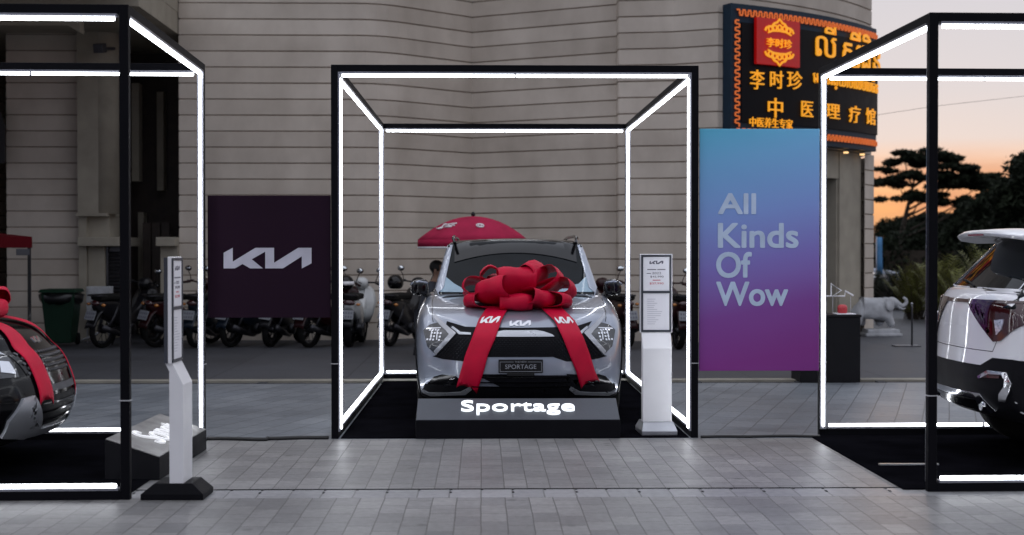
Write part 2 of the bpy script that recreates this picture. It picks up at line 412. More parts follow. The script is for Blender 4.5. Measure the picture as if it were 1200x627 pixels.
    def build(self, name, mats, parent=None, bevel=0.0, bseg=2, subsurf=0, solid=0.0, label=None, loc=None, fix=False, merge=0.0):
        me = self.mesh(name)
        if fix or merge:
            bm = bmesh.new(); bm.from_mesh(me)
            if merge: bmesh.ops.remove_doubles(bm, verts=bm.verts, dist=merge)
            if fix: bmesh.ops.recalc_face_normals(bm, faces=bm.faces)
            bm.to_mesh(me); bm.free()
        for m in (mats if isinstance(mats, (list, tuple)) else [mats]):
            me.materials.append(M[m] if isinstance(m, str) else m)
        o = bpy.data.objects.new(name, me); col.objects.link(o)
        if parent is not None: o.parent = parent
        if loc is not None: o.location = loc
        if solid:
            s = o.modifiers.new('solid', 'SOLIDIFY'); s.thickness = solid; s.offset = 0
        if bevel:
            b = o.modifiers.new('bevel', 'BEVEL'); b.width = bevel; b.segments = bseg; b.limit_method = 'ANGLE'; b.angle_limit = R(35)
            b.harden_normals = False
        if subsurf:
            s = o.modifiers.new('sub', 'SUBSURF'); s.levels = subsurf; s.render_levels = subsurf
        if label: o['label'] = label
        return o

_text_cache = {}
def text_geo(s, bold=0.0, extrude=0.02, res=6):
    key = (s, bold, extrude)
    if key in _text_cache: return _text_cache[key]
    c = bpy.data.curves.new('t', 'FONT'); c.body = s; c.size = 1; c.offset = bold; c.extrude = extrude; c.resolution_u = res
    o = bpy.data.objects.new('t', c); col.objects.link(o)
    dg = bpy.context.evaluated_depsgraph_get()
    me = bpy.data.meshes.new_from_object(o.evaluated_get(dg))
    vs = [v.co.copy() for v in me.vertices]; fs = [tuple(p.vertices) for p in me.polygons]
    bpy.data.objects.remove(o); bpy.data.curves.remove(c); bpy.data.meshes.remove(me)
    _text_cache[key] = (vs, fs)
    return vs, fs

def text_fit(s, x0, x1, y0, y1, bold=0.0, extrude=0.02):
    """letters scaled to fill the box x0..x1, y0..y1; z from 0 up"""
    vs, fs = text_geo(s, bold, extrude)
    ax, bx = min(v.x for v in vs), max(v.x for v in vs)
    ay, by = min(v.y for v in vs), max(v.y for v in vs)
    out = [Vector((x0 + (v.x - ax) / (bx - ax) * (x1 - x0), y0 + (v.y - ay) / (by - ay) * (y1 - y0), v.z)) for v in vs]
    return out, fs

LOGO = [(607, 228), (638, 211), (638, 258), (715, 211), (778, 211), (778, 262), (860, 211), (905, 211), (905, 264), (872, 281), (872, 240), (808, 281), (748, 281), (748, 224), (702, 250), (740, 281), (697, 281), (671, 266), (645, 281), (607, 281)]
def logo_poly(w):
    """the angular ribbon-like emblem, centred, of width w"""
    s = w / 298.0
    return [((x - 756) * s, (246 - y) * s) for x, y in LOGO]

FRONT = Matrix(((1, 0, 0, 0), (0, 0, -1, 0), (0, 1, 0, 0), (0, 0, 0, 1)))   # local XY -> world XZ, local Z -> world -Y
# ------------------------------------------------------------------ ground
Y1 = 11.40
K0, K1 = 16.15, 16.62
def sheet(name, x0, x1, y0, y1, z, m):
    o = MB().add([(x0, y0, z), (x1, y0, z), (x1, y1, z), (x0, y1, z)], [(0, 1, 2, 3)]).build(name, m)
    return tag(o, kind='structure')
sheet('ground', -900, 900, -300, 2500, -0.03, 'asphalt')
sheet('front_pavement', -16, 16, -6, 8.70, 0, 'paver')
sheet('pavement_band', -16, 16, 9.03, Y1, 0, 'paver')
sheet('courtyard_paving', -16, 16, Y1, K0, 0, 'slab')
sheet('courtyard_concrete', -30, 30, K1, 40, 0, 'concrete')
dc = MB()
dc.add([(-16, 8.70, 0), (16, 8.70, 0), (16, 8.99, 0), (-16, 8.99, 0)], [(0, 1, 2, 3)], 0)
dc.add([(-16, 8.99, -0.01), (16, 8.99, -0.01), (16, 9.03, -0.01), (-16, 9.03, -0.01)], [(0, 1, 2, 3)], 1)
for k in range(-40, 41):
    x = k * 0.197 + random.uniform(-0.006, 0.006)
    if abs(x) < 7:
        dc.bb((x - 0.007, 8.965, 0.001), (x + 0.007, 8.992, 0.0035), 1)
        if k % 2: dc.bb((x - 0.008, 8.86, 0.001), (x + 0.006, 8.90, 0.0035), 1)
tag(dc.build('drain_channel', ['strip', 'gutter']), kind='structure')
kb = MB()
kb.bb((-30, K0, -0.2), (30, K0 + 0.24, -0.012), 1)
kb.bb((-30, K0 + 0.24, -0.2), (30, K1 , 0.012), 0)
for k in range(-9, 30):
    x = k * 1.17 + random.uniform(-.2, .2)
    kb.bb((x - 0.05, K0 + 0.05, -0.012), (x + 0.05, K0 + 0.20, 0.004), 1)
tag(kb.build('kerb_strip', ['kerb', 'gutter']), kind='structure')

# ------------------------------------------------------------------ building
CSP = 0.2686
ZG0 = 3.51 - 13 * CSP        # lowest groove
def wall_strip(path, z0, z1, flip=False):
    """grooved render wall following a plan path (left to right as seen from the front)"""
    prof = [(z0, 0.0)]
    k = 0
    while True:
        zg = ZG0 + k * CSP
        k += 1
        if zg + 0.02 >= z1: break
        if zg - 0.02 <= z0: continue
        prof += [(zg - 0.014, 0.0), (zg - 0.009, 0.016), (zg + 0.009, 0.016), (zg + 0.014, 0.0)]
    prof.append((z1, 0.0))
    n = len(path)
    nrm = []
    for i in range(n):
        a = Vector(path[max(i - 1, 0)]); b = Vector(path[min(i + 1, n - 1)])
        d = (b - a).normalized(); nrm.append(Vector((-d.y, d.x)))   # into the wall
    vs, fs, g = [], [], []
    for z, off in prof:
        for p, q in zip(path, nrm):
            vs.append((p[0] + q.x * off, p[1] + q.y * off, z))
    mb = MB()
    for i in range(len(prof) - 1):
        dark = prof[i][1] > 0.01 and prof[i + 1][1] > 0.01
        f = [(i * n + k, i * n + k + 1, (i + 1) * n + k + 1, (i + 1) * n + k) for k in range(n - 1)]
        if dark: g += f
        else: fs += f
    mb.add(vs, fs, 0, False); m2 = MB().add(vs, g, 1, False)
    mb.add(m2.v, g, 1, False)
    return mb

TOP = 10.0
bld = thing('building', 'pale grooved stucco building with a folded facade and a dark passage on its left', 'building', (0, 24, 0))
bld_xf = Vector((0, -24, 0))
def bpart(mb, name, mats, **kw):
    mb.v = [(v[0], v[1] - 24, v[2]) for v in mb.v]
    return mb.build(name, mats, bld, **kw)

XL = X_at(210, 24.0)
xa, xc, xr = X_at(448, 24.0), X_at(553.5, 25.4), X_at(722, 24.0)
def rnd(p, q, r, t0=0.0, t1=1.0, n=4):
    # quadratic rounding between three plan points
    out = []
    for i in range(n + 1):
        t = i / n
        out.append(((1 - t) ** 2 * p[0] + 2 * t * (1 - t) * q[0] + t * t * r[0], (1 - t) ** 2 * p[1] + 2 * t * (1 - t) * q[1] + t * t * r[1]))
    return out
path_l = [(XL, 28.0), (XL, 24.0)] + [(XL + (xa - 0.45 - XL) * t, 24.0) for t in (0.5,)] + rnd((xa - 0.45, 24.0), (xa, 24.0), (xa + 0.43, 24.42), n=5)
path_l += [(xc, 25.4)]
bpart(wall_strip(path_l, 0, TOP), 'facade_wall', ['wall', 'groove'])
path_r = [(xc, 25.4), (xr, 24.02)]
bpart(wall_strip(path_r, 0, TOP), 'facade_wall', ['wall', 'groove'])
CX, CY, CRR = 0.2338, 30.5767, 8.479
WR = CRR - 0.24
def arc(phi, r): return (CX + r * math.sin(phi), CY - r * math.cos(phi))
ph0, ph1 = R(26.0), R(57.6)
a0 = arc(ph0, WR)
path_t = [(xr, 24.04), (xr, 23.68), (xr + .02, 23.66), (xr + 0.9, 23.5)] + [a0]
bpart(wall_strip(path_t, 0, TOP), 'facade_wall', ['wall', 'groove'])
arc_pts = [arc(ph0 + (ph1 - ph0) * i / 24, WR) for i in range(25)]
bpart(wall_strip(arc_pts + [(arc_pts[-1][0] + 0.0, 32)], 3.28, TOP), 'tower_wall', ['wall', 'groove'])
# lower part of the round corner: wall, dark doorway, plain jamb, grooved pilaster
def phi_of(px, r):
    lo, hi = R(10), R(75)
    for _ in range(40):
        m = (lo + hi) / 2
        if px_of((*arc(m, r), 1.5))[0] < px: lo = m
        else: hi = m
    return (lo + hi) / 2
pd0, pd1, pd2, pd3 = phi_of(905, WR), phi_of(985, WR), phi_of(1010, WR), ph1
def arc_path(p0, p1, r, n=8): return [arc(p0 + (p1 - p0) * i / n, r) for i in range(n + 1)]
bpart(wall_strip(arc_path(ph0, pd0, WR), 0, 3.28), 'tower_wall', ['wall', 'groove'])
bpart(wall_strip(arc_path(pd2, pd3, WR + 0.05, 4) + [(arc(pd3, WR + .05)[0], 32)], 0, 3.26), 'pilaster', ['wall', 'groove'])
jm = MB()
def arc_block(mb, p0, p1, r0, r1, z0, z1, n=6, mi=0):
    for i in range(n):
        a, b = p0 + (p1 - p0) * i / n, p0 + (p1 - p0) * (i + 1) / n
        q = [arc(a, r1), arc(b, r1), arc(b, r0), arc(a, r0)]
        vs = [(x, y, z0) for x, y in q] + [(x, y, z1) for x, y in q]
        fs = [(0, 3, 2, 1), (4, 5, 6, 7), (0, 1, 5, 4), (2, 3, 7, 6)]
        if i == 0: fs.append((3, 0, 4, 7))
        if i == n - 1: fs.append((1, 2, 6, 5))
        mb.add(vs, fs, mi)
arc_block(jm, pd1, pd2 - 0.0005, WR - 0.55, WR - 0.02, 0, 3.26)
arc_block(jm, pd0 + 0.0005, pd1, WR - 0.5, WR - 0.04, 2.78, 3.26)
arc_block(jm, pd1 - 0.006, pd1 - 0.0005, WR - 0.3, WR - 0.06, 0, 2.77, 1)
bpart(jm, 'door_surround', ['beige_trim'])
dr = MB()
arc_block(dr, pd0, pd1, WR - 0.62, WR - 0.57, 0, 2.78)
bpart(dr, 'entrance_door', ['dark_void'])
dr = MB()
for k in range(4):
    a = pd0 + (pd1 - pd0) * (k + 0.5) / 4
    arc_block(dr, a - 0.004, a + 0.004, WR - 0.565, WR - 0.52, 0.02, 2.74, 1)
for zz in (0.25, 2.6): arc_block(dr, pd0 + .001, pd1 - 0.008, WR - 0.565, WR - 0.53, zz, zz + 0.1, 5)
bpart(dr, 'door_frame', ['brown_dark'])
for px in (1004, 985):
    p = arc(phi_of(px, WR), WR + 0.10)
    bpart(MB().lathe([(0.045, 3.22), (0.045, 3.25)], 12, Matrix.Translation((p[0], p[1], 0))), 'downlight', ['lamp_warm'])

# left wing: grooved wall, plain pier, passage
x0l, x1l, x2l = X_at(8, 24.0), X_at(95, 24.0), X_at(135, 23.9)
bpart(wall_strip([(x0l, 28), (x0l, 24.0), (x1l, 24.0)], 0, TOP), 'facade_wall', ['wall', 'groove'])
bpart(wall_strip([(-16, 24.02), (x0l - 1.1, 24.02), (x0l - 1.1, 28)], 0, TOP), 'facade_wall', ['wall', 'groove'])
pr = MB()
pr.bb((x1l, 23.80, 2.12), (x2l - 0.25, 25.5, TOP))
pr.tube([(x2l - 0.25, 24.08, 2.12), (x2l - 0.25, 24.08, TOP)], 0.28, 24)
pr.bb((x1l, 23.86, 0), (x1l + 0.13, 25.2, 2.12))
pr.bb((x1l + 0.13, 23.98, 1.73), (x2l - 0.12, 25.2, 2.08))
pr.bb((x1l - 0.02, 23.76, 2.08), (x2l - 0.10, 24.6, 2.13))
bpart(pr, 'pier', ['beige_trim'])
pr = MB()
pr.bb((x1l + 0.02, 23.70, 1.58), (x2l + 0.12, 25.2, 1.73))
bpart(pr, 'ledge', ['beige_trim'], bevel=0.01)
pr = MB()
pr.bb((X_at(184, 23.8), 23.70, 1.58), (XL - 0.002, 25.2, 1.73))
bpart(pr, 'ledge', ['beige_trim'], bevel=0.01)
pr = MB()
pr.bb((x1l + 0.14, 23.92, 0), (x2l - 0.18, 25.0, 1.58))
bpart(pr, 'low_wall', ['beige_trim'])
pr = MB()
pr.bb((X_at(188, 23.9), 23.9, 0), (XL - 0.004, 25.0, 1.58))
bpart(pr, 'low_wall', ['beige_trim'])
lv = MB()
lx0, lx1 = x2l - 0.17, x2l + 0.12
for k in range(19):
    z = 0.35 + k * 0.062
    lv.box(((lx0 + lx1) / 2, 24.02, z), (lx1 - lx0, 0.07, 0.012), (R(35), 0, 0))
lv.bb((lx0, 23.98, 0.3), (lx0 + 0.03, 24.08, 1.57)); lv.bb((lx1 - 0.03, 23.98, 0.3), (lx1, 24.08, 1.57))
lv.bb((lx0 + .03, 24.07, 0.3), (lx1 - .03, 24.09, 1.57))
bpart(lv, 'louvre', ['dark_metal'])
rc = MB()
rc.bb((x2l - 0.6, 26.4, 0), (XL + 0.1, 26.6, TOP))
bpart(rc, 'passage_wall', ['brown_dark'])
rc = MB()
for px, w, z0, z1, Y in ((125, 0.10, 2.9, 4.6, 25.6), (159, 0.13, 2.75, 4.5, 25.6), (188, 0.12, 2.6, 4.4, 26.1), (165, 0.10, 0, 2.2, 25.9)):
    x = X_at(px, Y)
    rc.bb((x - w / 2, Y, z0), (x + w / 2, Y + 0.25, z1))
rc.bb((X_at(122, 25.5), 25.55, 2.72), (X_at(150, 25.5), 25.75, 2.9))
bpart(rc, 'window_pillar', ['beige_trim'])
gd = MB()
for k in range(3):
    xq = X_at(172 + 11 * k, 25.4)
    gd.bb((xq - 0.07, 25.4, 0), (xq + 0.07, 25.46, 2.0))
bpart(gd, 'folding_shutter', ['brown_dark'])
cv = MB()
cv.bb((-16, 21.6, 4.90), (X_at(80, 21.6), 21.85, 5.14))
cv.add([(X_at(80, 21.6), 21.6, 4.90), (X_at(94, 21.6), 21.6, 4.80), (X_at(94, 21.6), 21.6, 5.14), (X_at(80, 21.6), 21.6, 5.14),
        (X_at(80, 21.6), 21.85, 4.90), (X_at(94, 21.6), 21.85, 4.80), (X_at(94, 21.6), 21.85, 5.14), (X_at(80, 21.6), 21.85, 5.14)],
       [(0, 1, 2, 3), (7, 6, 5, 4), (0, 4, 5, 1), (1, 5, 6, 2), (0, 3, 7, 4)])
bpart(cv, 'porch_beam', ['beige_trim'])
cv = MB()
cv.bb((-16, 14.6, 5.5), (XL - 0.01, 28, 5.8)); cv.bb((-16, 21.3, 5.14), (XL - 0.015, 27.9, 5.5))  # upper slab extended forward, unseen, added to keep sky light off the left
bpart(cv, 'porch_roof_blocker', ['beige_trim'])
rf = MB()
rf.bb((-16, 25.42, TOP), (6.9, 34, TOP + 0.2)); 
bpart(rf, 'roof', ['beige_trim'])
bk = MB(); bk.bb((-16, 33.6, 0), (6.9, 33.8, TOP)); bk.bb((-16.2, 24.03, 0), (-16.0, 33.6, TOP)); bk.bb((-16, 28, 0), (x0l + .2, 28.2, TOP))
bpart(bk, 'back_wall', ['beige_trim'])
ar = MB()
ax = X_at(0, 23.6)
ar.prism([(-0.45, 0), (0.07, 0), (0.07, 0.6), (0.0, 0.85), (-0.2, 0.98), (-0.45, 0.9)], 0.06, Matrix.Translation((ax, 23.7, 2.95)) @ FRONT)
bpart(ar, 'arched_shutter', ['dark_void'])
fl = MB()
fx = X_at(117, 23.4)
fl.box((fx, 23.45, at(117, 56, 23.4).z), (0.17, 0.16, 0.15), (R(12), 0, R(-12)))
fl.bar((fx + .02, 23.5, at(117, 56, 23.4).z), (fx + .12, 23.9, at(117, 52, 23.4).z), 0.05)
tag(fl.build('floodlight', 'grey_plastic', None, bevel=0.012), 'small dark box floodlight bracketed high on the plain pier', 'floodlight')
utl = None

# ------------------------------------------------------------------ curved shop sign
SZ0, SZ1 = 3.30, 5.52
sp0, sp1 = R(26.67), R(54.9)
sroot = thing('shop_sign', 'large curved black shop sign with golden Chinese and Khmer lettering', 'sign', (*arc((sp0 + sp1) / 2, CRR), 0))
sl = Vector(sroot.location)
def spart(mb, name, mats, parent=None, **kw):
    mb.v = [(v[0] - sl.x, v[1] - sl.y, v[2] - sl.z) for v in mb.v]
    return mb.build(name, mats, parent or sroot, **kw)
b_ = MB(); arc_block(b_, sp0, sp1, CRR - 0.24, CRR - 0.02, SZ0, SZ1, 28); spart(b_, 'sign_board', 'sign_navy')
b_ = MB(); arc_block(b_, sp0 + 0.0235, sp1, CRR - 0.02, CRR + 0.004, SZ0 + 0.30, SZ1 - 0.30, 28); spart(b_, 'sign_face', 'sign_black')
def on_arc(vs, s0, d=0.0):
    """flat (s, z, depth) -> points on the sign's curve"""
    out = []
    for v in vs:
        ph = s0 + v[0] / CRR
        x, y = arc(ph, CRR + d + v[2])
        out.append((x, y, v[1]))
    return out
def s_of(px):  # arc length from the sign's left end
    return (phi_of(px, CRR) - sp0) * CRR
SLEN = (sp1 - sp0) * CRR
def meander(mb, s0, s1, z0, z1, u, horizontal=True, mi=0):
    t = u * 0.28
    n = int((s1 - s0) / u)
    for i in range(n):
        a = s0 + i * u
        for (q0, q1, r0, r1) in ((0, .5, .78, 1.0), (.5, 1.0, 0, .22), (.40, .60, .22, .78), (.90, 1.10, .22, .78)):
            A, B = a + q0 * u, a + q1 * u
            C, D = z0 + r0 * (z1 - z0), z0 + r1 * (z1 - z0)
            if horizontal: pts = [(A, C), (B, C), (B, D), (A, D)]
            else: pts = [(C, A), (D, A), (D, B), (C, B)]
            vs = [(x, y, 0) for x, y in pts] + [(x, y, 0.02) for x, y in pts]
            mb.add(on_arc(vs, sp0), [(4, 5, 6, 7), (0, 1, 5, 4), (1, 2, 6, 5), (2, 3, 7, 6), (3, 0, 4, 7)], mi)
for args in ((0.10, SLEN - 0.03, SZ1 - 0.20, SZ1 - 0.09, 0.115), (0.10, SLEN - 0.03, SZ0 + 0.09, SZ0 + 0.20, 0.115), (SZ0 + 0.22, SZ1 - 0.22, 0.06, 0.16, 0.115, False)):
    kb = MB(); meander(kb, *args); spart(kb, 'border_strip', 'orange_strip', merge=0.002)
# red square with a round ornament
s0r, s1r = s_of(883), s_of(933)
zr1, zr0 = at(905, 23, arc(phi_of(905, CRR), CRR)[1]).z, at(905, 77, arc(phi_of(905, CRR), CRR)[1]).z
b_ = MB(); arc_block(b_, sp0 + s0r / CRR, sp0 + s1r / CRR, CRR + 0.006, CRR + 0.07, zr0, zr1, 8)
redp = spart(b_, 'red_panel', 'sign_red')
or_ = MB()
sc_, zc_ = (s0r + s1r) / 2, (zr0 + zr1) / 2
hw = (s1r - s0r) / 2
def flat_tube(mb, pts, w, d0, dep=0.02):
    # a flat ribbon stroke in the sign's (s, z) plane
    n = len(pts)
    L_, R_ = [], []
    for i, p in enumerate(pts):
        a, b = pts[max(i - 1, 0)], pts[min(i + 1, n - 1)]
        dx, dy = b[0] - a[0], b[1] - a[1]; l = math.hypot(dx, dy) or 1
        L_.append((p[0] - dy / l * w / 2, p[1] + dx / l * w / 2)); R_.append((p[0] + dy / l * w / 2, p[1] - dx / l * w / 2))
    vs = [(x, y, d0) for x, y in L_ + R_] + [(x, y, d0 + dep) for x, y in L_ + R_]
    fs = []
    for i in range(n - 1):
        fs += [(2 * n + i + 1, 2 * n + i, 3 * n + i, 3 * n + i + 1), (i, i + 1, 2 * n + i + 1, 2 * n + i), (n + i + 1, n + i, 3 * n + i, 3 * n + i + 1)]
    mb.add(on_arc(vs, sp0), fs)
for sg in (1, -1):
    for rr, z_ in ((0.10, 0.62), (0.07, 0.45), (0.07, 0.45), (0.06, 0.40)):
        pass
    for dx in (-0.42, -0.22, 0.0, 0.22, 0.42):
        zz = zc_ + sg * hw * (0.50 - 0.30 * abs(dx) ** 1.5)
        flat_tube(or_, [(sc_ + hw * dx + hw * 0.085 * math.cos(a * PI / 7), zz + hw * 0.085 * math.sin(a * PI / 7)) for a in range(15)], hw * 0.05, 0.071)
    flat_tube(or_, [(sc_ + hw * x, zc_ + sg * hw * z) for x, z in ((-0.66, 0.34), (-0.60, 0.45), (-0.48, 0.50), (-0.34, 0.52), (-0.25, 0.62), (-0.12, 0.66), (0, 0.78), (0.12, 0.66), (0.25, 0.62), (0.34, 0.52), (0.48, 0.50), (0.60, 0.45), (0.66, 0.34))], hw * 0.07, 0.071)
    flat_tube(or_, [(sc_ + hw * x, zc_ + sg * hw * z) for x, z in ((-0.55, 0.28), (-0.3, 0.36), (0, 0.38), (0.3, 0.36), (0.55, 0.28))], hw * 0.05, 0.071)
spart(or_, 'ornament', 'gold', redp)
def sign_text(s, px0, px1, py0, py1, bold=0.0, d=0.006, parent=None, name='lettering'):
    pm = (px0 + px1) / 2
    ym = arc(phi_of(pm, CRR), CRR)[1]
    z1, z0 = at(pm, py0, ym).z, at(pm, py1, ym).z
    vs, fs = text_fit(s, s_of(px0), s_of(px1), z0, z1, bold, 0.012)
    mb = MB().add(on_arc([(v.x, v.y, v.z + d + 0.02) for v in vs], sp0), fs)
    return spart(mb, name, 'gold', parent)
sign_text('李时珍', 893.5, 922.5, 46, 57, 0.0, 0.07, redp, 'red_panel_lettering')
sign_text('លី', 954, 977.5, 30.5, 67, 0.0)
sign_text('ស៊ី', 985.5, 1006, 36, 80, 0.0)
sign_text('ជិន', 1007, 1029, 42, 84, 0.0)
sign_text('李', 877.5, 894, 82, 105); sign_text('时', 901, 916, 83, 104); sign_text('珍', 921, 938, 83.5, 105)
sign_text('មន្ទីរព្យាបាលបែបចិន', 951, 1026.5, 85, 107, 0.0)
sign_text('中', 898.5, 915.5, 115, 138); sign_text('医', 937.5, 951, 119, 137); sign_text('理', 966, 982, 122, 139); sign_text('疗', 993, 1006, 124, 144); sign_text('馆', 1013, 1023.5, 127, 146)
sign_text('中医养生专家', 877, 927, 138.5, 150, 0.0)
sw = MB().tube([arc(R(54), CRR) + (3.95,), (8.2, 25.6, 4.12), (12.5, 25.5, 4.6), (26, 25, 5.6)], 0.0035, 6)
tag(sw.build('overhead_wire', 'cable', fix=True), 'thin dark overhead wire running from the curved sign into the sky', 'wire')
# ------------------------------------------------------------------ light frames
FW = 2.95
ctr_l, ctr_r = X_at(388, 11.43), X_at(818.5, 11.43)
FW = ctr_r - ctr_l
FD = 5.35
FH = 3.0
T = 0.056
def light_frame(name, label, loc, rz, W, D, H):
    """open cubic frame of black square tube with light strips; its open side faces local -y"""
    t = thing(name, label, 'light frame', loc, rz, 'lit cube frames around the display cars')
    h = W / 2
    for x, y in ((-h, 0), (h, 0), (-h, D), (h, D)):
        sx = T / 2 if x < 0 else -T / 2
        sy = T / 2 if y == 0 else -T / 2
        MB().bb((x + sx - T / 2, y + sy - T / 2, 0), (x + sx + T / 2, y + sy + T / 2, H)).build('post', 'frame', t, bevel=0.003)
        c_, l_ = MB(), MB()
        if y == 0:   # strip on the inner x face
            s = 1 if x < 0 else -1
            xa_ = x + s * T
            c_.bb((min(xa_, xa_ + s * 0.014), 0.004, T), (max(xa_, xa_ + s * 0.014), T - 0.004, H - T))
            l_.bb((min(xa_ + s * 0.014, xa_ + s * 0.030), 0.019, T + 0.02), (max(xa_ + s * 0.014, xa_ + s * 0.030), T - 0.018, H - T - 0.05))
        else:
            cx = x + sx
            c_.bb((cx - 0.028, D - T - 0.014, T), (cx + 0.03, D - T, H - T))
            l_.bb((cx - 0.0095, D - T - 0.034, T + 0.02), (cx + 0.0095, D - T - 0.014, H - T - 0.05))
        ch = c_.build('light_channel', 'channel', t); l_.build('light_strip', 'led', ch, bevel=0.006)
        r_ = MB(); zt = 0.60
        r_.bb((x + sx - T / 2 - 0.004, y + sy - T / 2 - 0.004, zt), (x + sx + T / 2 + 0.004, y + sy + T / 2 + 0.004, zt + 0.006))
        r_.build('cable_tie', 'clear_tie', t)
    def rail(p0, p1, up, along_x):
        a, b = Vector(p0), Vector(p1)
        d = (b - a).normalized()
        MB().bar(a, b, T, T).build('rail', 'frame', t, bevel=0.003)
        o1 = Vector((0, 0, up * (T / 2 + 0.008)))
        o2 = Vector((0, 0, up * (T / 2 + 0.028)))
        c_ = MB().bar(a + o1 + d * 0.015, b + o1 - d * 0.015, 0.056, 0.016)
        n_ = max(2, int((b - a).length / 1.3))
        for k_ in range(1, n_):
            c_.bar(a.lerp(b, k_ / n_) + Vector((0, 0, up * (T / 2 + 0.029))) - d * .007, a.lerp(b, k_ / n_) + Vector((0, 0, up * (T / 2 + 0.029))) + d * .007, 0.024, 0.027)
        ch = c_.build('light_channel', 'channel', t)
        c2 = MB().bar(a + o2 + d * 0.03, b + o2 - d * 0.03, 0.019, 0.022)
        c2.build('light_strip', 'led', ch, bevel=0.006)
    q = T / 2
    # top ring
    rail((-h + T, q, H - q), (h - T, q, H - q), -1, True)
    rail((-h + T, D - q, H - q), (h - T, D - q, H - q), -1, True)
    rail((-h + q, T, H - q), (-h + q, D - T, H - q), -1, False)
    rail((h - q, T, H - q), (h - q, D - T, H - q), -1, False)
    # bottom: three sides, the front stays open
    rail((-h + T, D - q, q), (h - T, D - q, q), 1, True)
    rail((-h + q, T, q), (-h + q, D - T, q), 1, False)
    rail((h - q, T, q), (h - q, D - T, q), 1, False)
    return t
FY = 11.43
cx_c = (ctr_l + ctr_r) / 2
light_frame('light_frame', 'lit cube frame standing around the silver car in the middle', (cx_c, FY, 0), 0, FW, FD, FH)
XLF = X_at(240.5, FY)            # right side of the left frame
YL0 = 8.66
light_frame('light_frame', 'lit frame around the black car, cut by the left edge of the photo', (XLF + .038, (YL0 + FY + 0.02) / 2, 0), R(91.6), FY + 0.02 - YL0, FD, FH)
XRF = X_at(958.5, 11.60)
YR0 = 8.84
light_frame('light_frame', 'lit frame around the white car, cut by the right edge of the photo', (XRF + .022, (YR0 + 11.60) / 2, 0), R(-89.1), 11.60 - YR0, FD, FH)

def carpet(x0, x1, y0, y1, label):
    o = MB().bb((x0, y0, 0.001), (x1, y1, 0.009)).build('floor_carpet', 'carpet', None, bevel=0.003)
    tag(o, label, 'carpet', 'black carpets under the display cars')
carpet(ctr_l + 0.075, ctr_r - 0.075, FY + 0.0, FY + FD - 0.08, 'black carpet lying under the silver car')
carpet(XLF - FD, XLF + 0.03, YL0 + 0.075, FY - 0.075, 'black carpet under the black car inside the left frame')
carpet(XRF - 0.09, XRF + FD, YR0 + 0.075, 11.6 - 0.075, 'black carpet under the white car inside the right frame')
pa = MB()
pa.box((XRF + 0.24, 9.9, 0.014), (0.42, 0.025, 0.01)); 
tag(pa.build('carpet_seam_tape', 'steel'), 'thin pale tape strip across the black carpet by the white car', 'tape')

# ------------------------------------------------------------------ banners between the frames
xk0, xk1 = X_at(242.5, FY), X_at(387, FY)
kz1, kz0 = at(315, 229, FY).z, at(315, 372.5, FY).z
bn = thing('banner', 'dark plum banner with a white angular logo between two frames', 'banner', ((xk0 + xk1) / 2, FY + 0.04, kz0))
w = xk1 - xk0; h = kz1 - kz0
MB().bb((-w / 2, -0.012, 0), (w / 2, 0.012, h)).build('banner_panel', 'plum', bn, bevel=0.003)
lw = (364.5 - 262) / 145.8
MB().prism(logo_poly(lw), 0.003, Matrix.Translation((X_at(313, FY) - (xk0 + xk1) / 2, -0.0125, at(315, 302.5, FY).z - kz0)) @ FRONT).build('logo', 'silver_print', bn)
xg0, xg1 = X_at(820.5, FY), X_at(961.5, FY)
gz1, gz0 = at(890, 150.5, FY).z, at(890, 435, FY).z
bn = thing('banner', 'tall blue to magenta gradient banner reading All Kinds Of Wow', 'banner', ((xg0 + xg1) / 2, FY + 0.05, gz0))
w = xg1 - xg0; h = gz1 - gz0
MB().bb((-w / 2, -0.012, 0), (w / 2, 0.012, h)).build('banner_panel', 'gradient', bn, bevel=0.003)
tm = MB()
for s, p0, p1, q0, q1, bd in (('All', 843, 886, 227, 250, .0), ('Kinds', 843, 936, 262, 290, .0), ('Of', 841, 881, 296, 325, .0), ('Wow', 841, 924, 331, 358, .0)):
    vs, fs = text_fit(s, X_at(p0, FY) - (xg0 + xg1) / 2, X_at(p1, FY) - (xg0 + xg1) / 2, at(890, q1, FY).z - gz0, at(890, q0, FY).z - gz0, bd, 0.0006)
    for n_, (ox, oz) in enumerate(((0, 0), (.007, 0), (-.007, 0), (0, .006), (0, -.006), (.005, .005), (-.005, -.005), (.005, -.005), (-.005, .005))):   # heavier strokes
        tm.add(vs, fs, 0, False, Matrix.Translation((ox, -0.0130 - n_ * 0.0003, oz)) @ FRONT)
tm.build('slogan', 'banner_text', bn)

